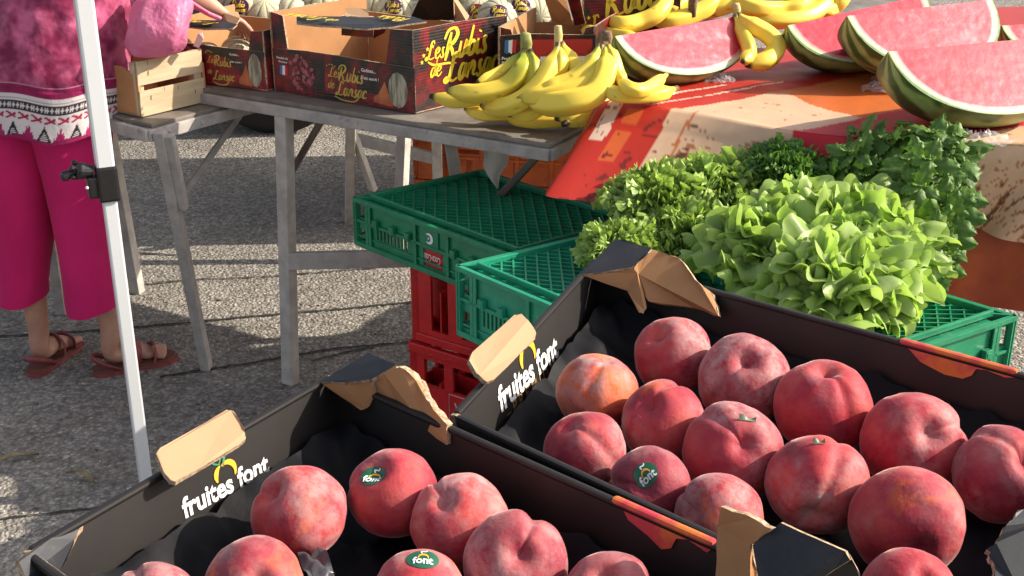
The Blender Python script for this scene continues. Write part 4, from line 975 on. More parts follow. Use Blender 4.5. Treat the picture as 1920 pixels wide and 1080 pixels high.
# open flaps and boxes on the table behind
def flapbox(label, pts_list):
    root = thing('melon_box', label, 'cardboard box', 'printed melon boxes')
    for nm, pts, mm in pts_list: panel(nm, P3(pts), .005, mm, root, edge_n=2, wob=.0008)
    return root
FB = [MT['print'], MT['kraft'], MT['kraft_edge']]
flapbox('melon box with a raised black triangular flap, behind the middle box', [('flap', [(768, 37, .92), (800, -30, 1.02), (850, -20, 1.02), (852, 38, .92)], [MT['black_card'], MT['kraft'], MT['kraft_edge']]), ('flap', [(832, -20, 1.0), (842, -25, 1.0), (880, 30, .93), (870, 50, .915), (853, 40, .918)], [MT['kraft_light'], MT['kraft'], MT['kraft_edge']]),
    ('side_panel', [(700, 50, .88), (930, 60, .86), (930, 120, .78), (700, 110, .78)], FB), ('side_panel', [(806, 40, .90), (842, 33, .91), (845, 60, .87), (806, 62, .87)], K3)])
flapbox('open melon box with brown slanted flaps, left of the tall dark box', [('flap', [(1018, -10, 1.0), (1035, 40, .92), (1075, 48, .91), (1062, 0, .98)], [MT['kraft'], MT['kraft'], MT['kraft_edge']]), ('flap', [(1062, -10, 1.0), (1086, -10, 1.0), (1098, 44, .915), (1078, 48, .91)], FB),
    ('side_panel', [(935, 60, .87), (1090, 55, .87), (1090, 100, .80), (935, 110, .80)], FB)])
o = flapbox('box tab of plain tan card sticking up behind the middle melon box', [('flap', [(648, 16, .955), (662, 14, .957), (690, 18, .955), (692, 33, .94), (664, 35, .938), (648, 30, .944)], KT), ('side_panel', [(640, 30, .944), (700, 32, .94), (700, 70, .89), (640, 66, .89)], FB)])

# ------------------------------------------------------------------ cantaloupes
def melon_mat(name, pale, groove):
    m = mat(name, pale, .7, bump=.35, bscale=150, bdist=.002); N, L = nt(m); p = N['Principled BSDF']
    tc = N.new('ShaderNodeTexCoord'); a = N.new('ShaderNodeVertexColor'); a.layer_name = 'Col'
    v = tex(N, L, 'Voronoi', 130, tc.outputs['Object'], feature='DISTANCE_TO_EDGE')
    net = ramp(N, L, v.outputs['Distance'], [(.0, (1, 1, 1)), (.12, (.72, .72, .66))])
    c = mixc(N, L, .8, a.outputs[0], net, 'MULTIPLY'); L.new(c, p.inputs['Base Color']); return m
MT['melon'] = melon_mat('cantaloupe_skin', (.6, .56, .4), (.2, .26, .15))
def cantaloupe(px, py, z, R, seed, label, sd_=(.2, .5), sticker=False):
    rnd = random.Random(seed); bm = bmesh.new(); c = U(px, py, z)
    def fn(u, v):
        ph, th = u*2*math.pi, .001+v*(math.pi-.002); rib = abs(math.sin(ph*5)); r = 1-.055*(1-rib)**2.5*math.sin(th)
        d = V((math.sin(th)*math.cos(ph), math.sin(th)*math.sin(ph), math.cos(th)*.96)); return d*(r*R*(1+.015*noise.noise(d*2+V((seed, 0, 0)))))
    grid(bm, 100, 32, fn, wrap=True); me = bpy.data.meshes.new('melon'); bm.to_mesh(me); bm.free()
    def col(i, co):
        ph = math.atan2(co.y, co.x); rib = abs(math.sin(ph*5)); k = min(1, rib*2.2); n = .5+.5*noise.noise(co*14+V((seed, 0, 0)))
        a, b = (.20, .24, .13), (.58+.08*n, .54+.06*n, .36+.1*n); return tuple(a[j]*(1-k)+b[j]*k for j in range(3))
    paint(me, col); o = link('cantaloupe', me, MT['melon'], None, True); rot = look_at_rot(*sd_, seed); o.location = c; o.rotation_euler = rot.to_euler()
    tag(o, label, 'melon', 'netted melons in and behind the boxes')
    if sticker:
        M = Matrix.Translation(c) @ rot.to_4x4(); bvh = BVHTree.FromPolygons([M @ v.co for v in me.vertices], [tuple(p.vertices) for p in me.polygons])
        d = (U(px+sticker[0], py+sticker[1], .8)-V((0, 0, HC))).normalized(); h = bvh.ray_cast(V((0, 0, HC)), d)
        if h[0]:
            n = (h[0]-c).normalized(); X = (CX-n*CX.dot(n)).normalized(); Y = n.cross(X)
            s = disc_on(bvh, h[0], n, X, Y, .026, .022, 'sticker', MT[sticker[2]], None); s.parent = o; s.matrix_parent_inverse = M.inverted()
            bm = bmesh.new(); script_words(bm, lambda x, y: conform(bvh, h[0]+X*(x-.02)+Y*(y-.004), n, .0012), 'Rubis', 0, .002, .017, .16); script_words(bm, lambda x, y: conform(bvh, h[0]+X*(x-.018)+Y*(y-.004), n, .0012), 'Lansac', 0, -.012, .014, .16)
            e = obj('lettering', bm, MT['yellow_ink'], None); e.parent = s
MT['purple'] = mat('purple_sticker', (.06, .012, .07), .35); MT['dark_red_st'] = mat('dark_red_sticker', (.16, .01, .02), .35)
for args in ((494, 28, .865, .063, 1, 'netted melon behind the left post of the middle box, leftmost of the back row'), (549, 34, .855, .058, 2, 'sunlit ribbed melon with dark grooves, second in the back row', (-.3, -.7)), (590, 42, .850, .052, 3, 'shaded grey green melon between two sunlit ones'),
             (632, 46, .840, .058, 4, 'sunlit melon just left of the tan box tab', (-.5, -.4)), (700, 2, .880, .062, 5, 'shaded melon behind the tan box tab'), (745, 22, .855, .066, 6, 'melon with a purple sticker left of the black triangular flap', (.2, .5), (-8, -10, 'purple')),
             (655, -8, .900, .06, 7, 'melon at the top edge above the tan box tab'), (893, 26, .855, .062, 8, 'melon with a dark red sticker right of the kraft flap', (.2, .6), (2, -4, 'dark_red_st')), (932, 36, .850, .058, 9, 'melon with a purple sticker and dark ribs in the open box', (.3, .3), (4, -14, 'purple')),
             (968, 16, .870, .06, 10, 'melon left of the brown slanted flap', (-.4, .5), (10, -8, 'purple')), (1002, 20, .860, .052, 11, 'small melon touching the brown slanted flap', (.3, -.5)), (788, 26, .850, .05, 12, 'grey melon tucked under the black triangular flap'),
             (388, 112, .803, .046, 13, 'sunlit melon with a paper tag inside the small left box', (-.2, .5)), (446, 100, .808, .046, 14, 'dim ribbed melon at the right inside the small left box', (.3, .6)), (452, 4, .90, .06, 15, 'melon behind the pink sleeved hand', (.1, .5), (-4, 8, 'purple')),
             (598, -6, .905, .06, 16, 'melon touching the top edge, above the shaded grey green one'), (860, -14, .910, .06, 17, 'melon at the top edge above the kraft flap'), (930, -20, .910, .06, 18, 'melon at the top edge above the open box')):
    cantaloupe(*args)
o = panel('paper_tag', P3([(362, 86, .872), (372, 62, .905), (379, 61, .906), (381, 72, .895), (372, 90, .87)]), .0015, [MT['white_paper']]); tag(o, 'cream and yellow paper tag standing on the melon in the small left box', 'tag')

# wooden crate on the low table
wc = thing('wooden_crate', 'pale poplar crate with orange ends beside the pink clad person', 'crate')
Ow = U(266, 221, .7165); Xw, Yw = dirv(50, .19), dirv(146, .30); hw = .135; uxw, uyw = Xw.normalized(), Yw.normalized()
nw = uxw.cross(Z0)
for z0, z1 in ((.003, .064), (.078, .137)):
    tilt = nw*.004
    panel('slat', [Ow+Z0*z0, Ow+Xw+Z0*z0, Ow+Xw+Z0*z1+tilt, Ow+Z0*z1+tilt], .005, [MT['crate_wood']], wc, edge_n=2, wob=.0005); panel('slat', [Ow+Yw+Z0*z0, Ow+Yw+Xw+Z0*z0, Ow+Yw+Xw+Z0*z1, Ow+Yw+Z0*z1], .005, [MT['crate_wood']], wc)
for q in (Ow, Ow+Xw):
    panel('end_board', [q+Z0*.003, q+Yw+Z0*.003, q+Yw+Z0*.10, q+Yw*.8+Z0*.118, q+Yw*.2+Z0*.118, q+Z0*.10], .007, [MT['orange_wood']], wc)
for q in (Ow, Ow+Yw, Ow+Xw, Ow+Xw+Yw):
    bm = bmesh.new(); c = Ow+(Xw+Yw)/2; q2 = q+(c-q).normalized()*.02; box(bm, (q2.x, q2.y, Ow.z+.068), (.022, .022, .13), rad(50), .002); obj('corner_post', bm, MT['crate_wood'], wc)
panel('crate_floor', [Ow+Z0*.006, Ow+Xw+Z0*.006, Ow+Xw+Yw+Z0*.006, Ow+Yw+Z0*.006], .004, [MT['crate_wood']], wc)
bm = bmesh.new()
for a, z in ((.03, .10), (.03, .04), (.07, .055), (.11, .05), (.16, .03), (.03, .125)): bar(bm, Ow+uxw*a+Z0*z+nw*.0035, Ow+uxw*(a+.001)+Z0*(z+.010)+nw*.0035, .001, .0012, bev=0)
obj('staples', bm, MT['steel'], wc)
# fruit glimpsed in the wooden crate
for i, (a, b, r) in enumerate(((.06, .07, .042), (.06, .17, .042), (.13, .12, .042))):
    bm = bmesh.new(); bmesh.ops.create_icosphere(bm, subdivisions=3, radius=r); o = obj('fruit', bm, mat('orange_fruit', (.45, .15, .05), .5, col2=(.30, .06, .03), scale=18), None, True); o.location = Ow+uxw*a+uyw*b+Z0*.06
    tag(o, ('round orange fruit nearest the end of the wooden crate', 'orange fruit at the far side of the wooden crate, behind the shirt', 'orange fruit deeper in the wooden crate')[i], 'fruit')
# ------------------------------------------------------------------ bananas
MT['banana'] = vcol_mat('banana_peel', .42, bump=.06, bscale=60, spec=.4)
def banana(pts, R, green=0, parent=None, label=None, seed=0, neck=.16, name='banana', z_is=True):
    P = spline([U(*q) if z_is else V(q) for q in pts], 8); n = len(P); L = [0]
    for a, b in zip(P, P[1:]): L.append(L[-1]+(b-a).length)
    rs = []
    for l in L:
        s = l/L[-1]
        r = .34+.66*min(1, max(0, (s-neck*.35)/neck))**1.3 if s < neck*1.35 else 1
        if s > .80: r *= max(.26, 1-((s-.80)/.20)**1.7*.80)
        rs.append(R*r*1.02)
    bm = bmesh.new(); tube(bm, P, rs, 30, prof=lambda a: .95+.14*(1-abs(math.sin(2.5*a+seed)))**1.3)
    me = bpy.data.meshes.new(name); bm.to_mesh(me); bm.free(); rnd = random.Random(seed)
    def col(i, co):
        k = min(range(0, n), key=lambda j: (P[j]-co).length_squared); s = L[k]/L[-1]; m = noise.noise(co*60+V((seed, 0, 0))); m2 = noise.noise(co*170)
        c = V((.84, .62, .075)) + V((.06, .03, 0))*noise.noise(co*20)
        g = max(0, green*(1-s/.55))+max(0, (s-.86)/.14)*.35*min(1, green*2+.5); c = c.lerp(V((.20, .30, .02)), min(.9, g))
        if s < .05: c = V((.16, .11, .04))
        if s > .965: c = V((.035, .022, .012))
        elif s > .945: c = c.lerp(V((.12, .09, .02)), .5)
        if m > .62 or m2 > .74: c = c*.55
        return c
    paint(me, col); o = link(name, me, MT['banana'], parent, True)
    if label: o['label'] = label
    return o
def crown(parent, px, py, z, r, dz=.03, m='crown'):
    c = U(px, py, z); bm = bmesh.new(); tube(bm, [c+V((0, 0, dz)), c+V((.002, .002, dz*.3)), c+V((0, .002, -dz)), c+V((0, 0, -dz*2))], [(r*.9, r*.75), (r*1.05, r*.9), (r*.95, r*.8), (r*.7, r*.6)], 12)
    for v in bm.verts: v.co += V((noise.noise(v.co*90), noise.noise(v.co*90+V((5, 0, 0))), noise.noise(v.co*90+V((9, 0, 0)))))*.003
    return obj('crown', bm, MT[m], parent, True)
MT['crown'] = mat('banana_crown', (.22, .15, .08), .8, col2=(.12, .07, .05), scale=120, bump=.4, bscale=200, bdist=.002)
MT['crown_g'] = mat('banana_crown_green', (.34, .33, .10), .7, col2=(.22, .22, .05), scale=60, bump=.2, bscale=150, bdist=.002); MT['crown_t'] = mat('banana_crown_tan', (.62, .46, .25), .7, col2=(.5, .42, .12), scale=60, bump=.2, bscale=150, bdist=.002)
GB = 'bunches of bananas on the market tables'
ba = thing('banana_bunch', 'leftmost banana bunch, its stems green, pointing left against the yellow script', 'bananas', GB)
for i, (p, r, g) in enumerate((
    ([(988, 92, .93), (975, 130, .89), (925, 172, .835), (862, 188, .81), (806, 180, .815)], .0175, 1.2),
    ([(982, 94, .93), (978, 128, .90), (948, 160, .865), (895, 174, .85), (838, 170, .85)], .0205, 1.1),
    ([(994, 95, .93), (1002, 128, .90), (985, 178, .84), (935, 205, .81), (902, 198, .81)], .0185, .9),
    ([(983, 92, .93), (966, 116, .905), (938, 136, .885), (915, 148, .875), (893, 156, .87)], .0145, 1.3))): banana(p, r, g, ba, seed=i+1)
crown(ba, 985, 88, .935, .0135, m='crown_g')
bb = thing('banana_bunch', 'middle banana bunch with two bananas standing upright from one stem', 'bananas', GB)
for i, (p, r, g) in enumerate((
    ([(1047, 78, .95), (1040, 108, .92), (1012, 160, .87), (962, 196, .83), (906, 202, .81)], .0205, .15),
    ([(1052, 78, .95), (1066, 105, .92), (1078, 130, .895), (1074, 165, .86), (1040, 190, .84)], .018, .15),
    ([(1049, 80, .945), (1050, 118, .91), (1035, 170, .85), (1000, 208, .81), (950, 214, .80)], .0185, .2))): banana(p, r, g, bb, seed=i+11)
crown(bb, 1046, 74, .955, .0095, m='crown_t')
bc = thing('banana_bunch', 'front banana bunch with the big sunlit banana, its brown stem touching the watermelon', 'bananas', GB)
for i, (p, r, g) in enumerate((
    ([(1133, 82, .95), (1138, 120, .915), (1116, 172, .865), (1060, 192, .845), (985, 192, .835)], .0275, .1),
    ([(1128, 84, .95), (1125, 118, .915), (1095, 155, .88), (1035, 175, .86), (968, 186, .845)], .021, .5),
    ([(1124, 84, .95), (1112, 115, .92), (1080, 145, .89), (1045, 160, .875), (1012, 172, .865)], .018, .7),
    ([(1140, 84, .95), (1152, 115, .92), (1160, 140, .895), (1172, 158, .88)], .014, .2))): banana(p, r, g, bc, seed=i+21)
crown(bc, 1137, 76, .955, .0125, .02)
bd = thing('banana_bunch', 'lowest layer of bananas lying on the grey table under the other bunches', 'bananas', GB)
for i, (p, r, g) in enumerate((
    ([(1010, 180, .79), (980, 208, .785), (935, 214, .782), (895, 212, .782), (872, 204, .785)], .0165, .2),
    ([(1110, 185, .80), (1065, 218, .785), (1010, 226, .778), (965, 220, .778), (946, 207, .785)], .017, .2),
    ([(1190, 175, .81), (1150, 205, .80), (1105, 218, .795), (1075, 224, .79), (1055, 234, .785)], .0185, .05),
    ([(1160, 180, .82), (1120, 200, .81), (1080, 215, .80), (1040, 222, .795)], .018, .1))): banana(p, r, g, bd, seed=i+31)
be = thing('banana_bunch', 'bananas half under the left watermelon wedge, one tip pointing left', 'bananas', GB)
for i, (p, r, g) in enumerate((([(1270, 165, .86), (1230, 178, .857), (1180, 180, .86), (1150, 175, .865), (1126, 160, .875)], .0165, .0), ([(1250, 140, .88), (1215, 165, .875), (1185, 168, .88), (1160, 150, .885)], .015, .0))): banana(p, r, g, be, seed=i+41)
bf = thing('banana_bunch', 'banana bunch lying behind the left watermelon, in front of the slanted script', 'bananas', GB)
for i, (p, r, g) in enumerate((
    ([(1260, -20, .99), (1235, 22, .95), (1200, 40, .93), (1165, 46, .925), (1138, 36, .93)], .0215, .1),
    ([(1210, 70, .90), (1180, 72, .90), (1140, 66, .90), (1110, 62, .90), (1090, 54, .905)], .019, .05),
    ([(1360, -25, .98), (1335, 8, .95), (1300, 28, .93), (1255, 40, .92), (1216, 38, .92)], .022, .05),
    ([(1300, -40, 1.0), (1280, 0, .96), (1245, 20, .94), (1190, 18, .94)], .019, .1))): banana(p, r, g, bf, seed=i+51)
crown(bf, 1300, -15, .99, .013)
bg_ = thing('banana_bunch', 'large banana bunch at the top edge between the two nearest watermelons', 'bananas', GB)
for i, (p, r, g) in enumerate((
    ([(1560, -30, .98), (1545, 10, .94), (1500, 34, .92), (1430, 36, .92), (1372, 16, .93)], .0215, .15),
    ([(1530, -30, .98), (1505, 8, .95), (1465, 18, .94), (1410, 14, .95), (1366, -6, .96)], .020, .3),
    ([(1420, -30, .98), (1395, -4, .96), (1360, 12, .945), (1320, 22, .93), (1302, 18, .93)], .020, .1),
    ([(1590, -30, .98), (1580, 0, .95), (1562, 16, .93), (1540, 22, .93)], .018, .5))): banana(p, r, g, bg_, seed=i+61)
crown(bg_, 1480, -30, .99, .014)
bh = thing('banana_bunch', 'strongly curved bananas touching the right end of the left watermelon', 'bananas', GB)
for i, (p, r, g) in enumerate((
    ([(1384, 26, .96), (1402, 44, .945), (1440, 66, .92), (1456, 90, .895), (1438, 112, .875), (1398, 122, .868)], .0215, .0),
    ([(1378, 28, .96), (1390, 56, .93), (1402, 84, .905), (1404, 104, .885), (1392, 116, .88)], .017, .0))): banana(p, r, g, bh, seed=i+71)
crown(bh, 1380, 22, .965, .009, .018, 'crown_t')

# ------------------------------------------------------------------ watermelons
def flesh_mat(k=1):
    m = bpy.data.materials.new('watermelon_flesh'); m.use_nodes = True; N, L = nt(m); p = N['Principled BSDF']
    tc = N.new('ShaderNodeTexCoord'); co = tc.outputs['Object']; a = N.new('ShaderNodeVertexColor'); a.layer_name = 'Col'
    n = tex(N, L, 'Noise', 18, co, Detail=6, Roughness=.7); n2 = tex(N, L, 'Noise', 90, co, Detail=4)
    sep = N.new('ShaderNodeSeparateColor'); L.new(a.outputs[0], sep.inputs[0])
    red = ramp(N, L, n.outputs['Fac'], [(.34, (.50*k, .010*k, .036*k)), (.52, (.54*k, .024, .056)), (.68, (.66*k, .15*k*k, .18*k*k))])
    rim = ramp(N, L, sep.outputs[0], [(0, (.10, .18, .04)), (.10, (.34, .46, .16)), (.28, (.62, .68, .40)), (.62, (.72, .52, .38)), (.95, (1, 1, 1))])
    k = ramp(N, L, sep.outputs[0], [(.42, (0, 0, 0)), (.95, (1, 1, 1))])
    c = mixc(N, L, k, rim, red); c = mixc(N, L, .12, c, ramp(N, L, n2.outputs['Fac'], [(.4, (.6, .6, .6)), (.6, (1, 1, 1))]), 'MULTIPLY')
    L.new(c, p.inputs['Base Color']); p.inputs['Roughness'].default_value = .38; p.inputs['Coat Weight'].default_value = .2; p.inputs['Coat Roughness'].default_value = .25
    b = N.new('ShaderNodeBump'); b.inputs['Strength'].default_value = .25; b.inputs['Distance'].default_value = .002; L.new(n2.outputs['Fac'], b.inputs['Height']); L.new(b.outputs[0], p.inputs['Normal'])
    p.inputs['Subsurface Weight'].default_value = .1; p.inputs['Subsurface Radius'].default_value = (.02, .008, .006); p.inputs['Subsurface Scale'].default_value = .5
    return m
MT['flesh'] = flesh_mat(); MT['flesh_shaded'] = flesh_mat(.72); MT['rind'] = vcol_mat('watermelon_rind', .4, bump=.12, bscale=30, spec=.5); MT['seed'] = mat('pale_seed', (.85, .70, .62), .35)  # second, darker flesh copy: partial shade on the nearest wedge put into its colour
MT['film'] = None
def film_mat():
    m = bpy.data.materials.new('cling_film'); m.use_nodes = True; N, L = nt(m); p = N['Principled BSDF']
    p.inputs['Base Color'].default_value = (.9, .88, .86, 1); p.inputs['Roughness'].default_value = .15; p.inputs['Alpha'].default_value = .16; p.inputs['Specular IOR Level'].default_value = .9
    tc = N.new('ShaderNodeTexCoord'); n = tex(N, L, 'Noise', 40, tc.outputs['Object'], Detail=3); b = N.new('ShaderNodeBump'); b.inputs['Strength'].default_value = .6; b.inputs['Distance'].default_value = .01
    L.new(n.outputs['Fac'], b.inputs['Height']); L.new(b.outputs[0], p.inputs['Normal']); return m
MT['film'] = film_mat()
def wedge(label, tip, dirn, a, b, pitch, phi=47, seed=1, seeds=(), ridge=0, film=None, fm='flesh'):
    "a lengthwise wedge: tip = world end of the ridge, dirn = heading of the long axis in degrees, pitch tips the far end up"
    root = thing('watermelon_wedge', label, 'watermelon', 'cut watermelons on the oilcloth')
    X = V((math.cos(rad(dirn))*math.cos(rad(pitch)), math.sin(rad(dirn))*math.cos(rad(pitch)), math.sin(rad(pitch)))); Yv = Z0.cross(X).normalized(); Zv = X.cross(Yv); c = tip + X*a
    R = rad(ridge); ph0, ph1 = -rad(phi)+R, rad(phi)+R   # negative side faces the camera
    def W(x, r, ph): return c + X*x + (Yv*math.sin(ph) - Zv*math.cos(ph))*r
    def prof(t): return (-a*math.cos(t), b*math.sin(t)**.85)
    bm = bmesh.new(); info = []
    def fn(u, v):
        t = .0+u*math.pi; x, r = prof(t); return W(x, r*(1+.012*noise.noise(V((x*9, v*3, seed)))), ph0+(ph1-ph0)*v)
    grid(bm, 90, 36, fn); me = bpy.data.meshes.new('rind'); bm.to_mesh(me); bm.free()
    def rc(i, co):
        q = co-c; ph = math.atan2(q.dot(Yv), -q.dot(Zv)); s = math.sin(ph*9+2.2*noise.noise(co*13+V((seed, 0, 0))))+.9*noise.noise(co*38+V((seed, 3, 0))); n = noise.noise(co*70)
        k = min(1, max(0, s*.9+.35)); d, l = V((.055, .10, .03)), V((.30, .38, .13)); cc = d.lerp(l, k)*(1+.25*n)
        if noise.noise(co*22+V((seed*7, 0, 0))) > .45: cc = cc.lerp(V((.34, .26, .10)), .6)
        return cc
    paint(me, rc); link('rind', me, MT['rind'], root, True)
    for nm, ph in (('flesh', ph0), ('flesh', ph1)):
        bm = bmesh.new(); nu, nv = 110, 36
        def f2(u, v):
            t = u*math.pi; x, r = prof(t); v2 = v**.7; nn = .0004*noise.noise(V((x*60, v2*r*60, seed)))*(1 if 0 < v2 < 1 else 0); tgt = W(x, r*v2*.999, ph); return tgt + (Yv*math.cos(ph)+Zv*math.sin(ph))*nn
        grid(bm, nu, nv, f2); me = bpy.data.meshes.new('flesh'); bm.to_mesh(me); bm.free()
        def fcol(i, co):
            q = co-c; x = q.dot(X); r = (q - X*x).length; rr = r/b; tt = min(1, abs(x)/a); rad_b = b*max(0, 1-tt*tt)**.45
            d = min(rad_b-r, (a*(max(0, 1-(r/b)**2))**.5-abs(x))*.9); return (min(1, max(0, d/.021)),)*3
        paint(me, fcol); link(nm, me, MT[fm], root, True)
    nrm = -(Yv*math.cos(ph0)+Zv*math.sin(ph0))
    if film:
        for q in film:
            bm = bmesh.new(); p = U(*q[:3]); rr = q[3]; rnd = random.Random(int(q[0]))
            def fn(u, v):
                al = u*math.pi*1.2-.3; r = rr*(.25+.75*v)*(1+.3*noise.noise(V((u*9, v*3, q[0])))); return p+V((math.cos(al)*r*1.4-.0*v, -math.sin(al)*r*.9, .012*noise.noise(V((u*14, v*8, q[1])))+.018*(1-v)))
            grid(bm, 30, 10, fn)
            obj('cling_film', bm, MT['film'], root, False)
    return root
wedge('watermelon wedge at the left, standing among the bananas', U(1153, 68, .955), 37, .205, .135, 0, 48, 1, ((-.1, .55, .3), (.35, .5, 1), (.7, .6, .5), (.05, .85, .4)), ridge=2, film=[(1225, 172, .835, .035), (1345, 150, .835, .03)])
wedge('watermelon wedge half hidden behind the tall one, third from the right edge', U(1476, 48, .95), 24, .20, .145, 6, 46, 2, ((-.5, .4, .3),), ridge=0)
wedge('tall watermelon wedge with a striped rind tip, behind the nearest one', U(1588, 30, .995), 23, .205, .165, 1, 44, 3, ((0, .2, .3), (.1, .4, 1)), ridge=-2, film=[(1665, 165, .838, .045), (1690, 150, .838, .05)])
wedge('nearest watermelon wedge, at the right edge above the mint', U(1665, 97, .995), 21, .235, .172, 0, 46, 4, ((-.12, .40, .3), (.1, .36, .2), (.16, .36, .1), (-.05, .8, .2), (-.62, .2, .3)), ridge=-2, film=[(1830, 262, .838, .05)], fm='flesh_shaded')
wedge('small watermelon piece peeking out at the right edge between two wedges', U(1878, 48, .93), 15, .15, .10, 0, 46, 5, (), ridge=0)

# ------------------------------------------------------------------ leafy greens
def leaf_mat(name, trans, rough=.42, bump=.5, bs=55):
    m = vcol_mat(name, rough, bump=bump, bscale=bs, spec=.4); N, L = nt(m)
    t = N.new('ShaderNodeBsdfTranslucent'); mx = N.new('ShaderNodeMixShader'); mx.inputs[0].default_value = trans
    a = N.new('ShaderNodeVertexColor'); a.layer_name = 'Col'; c = mixc(N, L, 1, a.outputs[0], (1.05, 1.12, .62), 'MULTIPLY')
    L.new(c, t.inputs[0]); L.new(N['Principled BSDF'].outputs[0], mx.inputs[1]); L.new(t.outputs[0], mx.inputs[2]); L.new(mx.outputs[0], N['Material Output'].inputs[0]); return m
MT['lettuce'] = leaf_mat('lettuce_leaf', .42); MT['kale'] = leaf_mat('curly_leaf', .30); MT['mint'] = leaf_mat('mint_leaf', .22, .5, .6, 160)
def add_leaf(bm, cols, base, d, up, L, W, curl, ruf, freq, rnd, nu=9, nv=8, lobe=0, tint=(.2, .4, .06), edge=(.3, .5, .08), rib=(.4, .5, .25), oct2=0, cup=.2, serr=0, taper=.55, tw=0, pointed=0):
    d = d.normalized(); side = d.cross(up).normalized(); up = side.cross(d).normalized(); p = V(base); ph = [rnd.uniform(0, 6.28) for _ in range(6)]; rows = []; ds = 1/nu; dd = V(d); uu = V(up)
    sd0 = rnd.uniform(-1, 1)
    for i in range(nu+1):
        s = i/nu; w = W*(math.sin(math.pi*min(1, .12+s*.86))**taper if serr or pointed else (.22+.78*min(1, s/.62)**1.2)*(1 if s < .72 else max(.30, (1-((s-.72)/.30)**2))**.5))*(1+lobe*math.sin(s*freq*3.1+ph[0]))
        row = []
        for j in range(nv+1):
            t = -1+2*j/nv; at = abs(t); e = at**1.4*(.25+.75*s); sg = 1 if t > 0 else 2.3
            z = cup*W*t*t + ruf*e*math.sin(6.283*freq*s+ph[1]*sg+sd0*t*2) + ruf*.5*(s**3)*math.sin(t*freq*2.2+ph[2])
            if oct2: z += oct2*e*math.sin(6.283*freq*2.7*s+ph[3]*sg) ; w2 = 1+.18*math.sin(6.283*freq*2.3*s+ph[4]*sg)*at
            else: w2 = 1+.10*math.sin(6.283*freq*1.3*s+ph[4]*sg)*at
            if serr: w2 *= 1+serr*((i % 2)*2-1)*at**4
            q = p + side*(t*w*w2) + uu*z + dd*(.35*ruf*e*math.sin(6.283*freq*s+ph[5]*sg+1.3))
            row.append(bm.verts.new(q)); k = max(0, (at-.55)/.45)*.8+max(0, (s-.8)/.2)*.4
            c = V(tint).lerp(V(edge), min(1, k))
            if at < .12: c = c.lerp(V(rib), .75*(1-s*.6))
            cols.append(c*(1+.12*sd0))
        rows.append(row)
        ang = curl*ds*(.4+1.2*s); dn = dd*math.cos(ang)-uu*math.sin(ang); uu = uu*math.cos(ang)+dd*math.sin(ang); dd = dn; p = p + dd*(L*ds)
    for a, b in zip(rows, rows[1:]):
        for j in range(nv): bm.faces.new((a[j], a[j+1], b[j+1], b[j])).smooth = True
def add_fan(bm, cols, base, d, up, L, Wf, curl, F1, k1, F2, rnd, nr, nth, tint, edge, rib):
    d = d.normalized(); side = d.cross(up).normalized(); up = side.cross(d).normalized(); K = 14; cur = []; p = V(base); dd, uu = V(d), V(up)
    for i in range(K+1):
        cur.append((p.copy(), dd.copy(), uu.copy())); a = curl*1.5*math.sqrt((i+.5)/K)/K; dn = dd*math.cos(a)-uu*math.sin(a); uu = uu*math.cos(a)+dd*math.sin(a); dd = dn; p = p+dd*(L/K)
    ph = [rnd.uniform(0, 6.28) for _ in range(6)]; v0 = rnd.uniform(-1, 1); prev = None; k2 = k1*2.6
    for i in range(nr+1):
        r = .12+.88*i/nr; row = []
        for j in range(nth+1):
            t = -1+2*j/nth; al = t*1.25; out = (1-.30*abs(t)**1.6)*(1+.10*math.sin(k1*.8*t*3.1+ph[0])*r+.04*math.sin(k2*t*3.1+ph[4])*r*r); dist = r*L*out
            a = dist*math.cos(al*.82); b = dist*math.sin(al)*Wf; q = min(.9999, max(0, a/L))*K; kk = int(q); fr = q-kk
            P = cur[kk][0].lerp(cur[min(K, kk+1)][0], fr); Uv = cur[kk][2]
            z = F1*r**2.2*math.sin(k1*t*3.14+ph[1]+1.2*r) + F2*r**3*math.sin(k2*t*3.14+ph[2]) + .10*L*abs(t)*r + .35*F1*math.sin(9*r+ph[3])*abs(t)
            x2 = F1*.6*r**3*math.cos(k1*t*3.14+ph[5])
            row.append(bm.verts.new(P + side*(b+x2*.5) + Uv*z + cur[kk][1]*x2)); c = V(tint).lerp(V(edge), min(1, max(0, (r-.55)/.45)+.3*max(0, z/(F1+1e-6))*r))
            if abs(t) < .09 or abs(math.sin(t*9+r*2)) < .10: c = c.lerp(V(rib), .6*(1-r*.75))
            cols.append(c*(1+.10*v0))
        if prev:
            for j in range(nth): bm.faces.new((prev[j], prev[j+1], row[j+1], row[j])).smooth = True
        prev = row
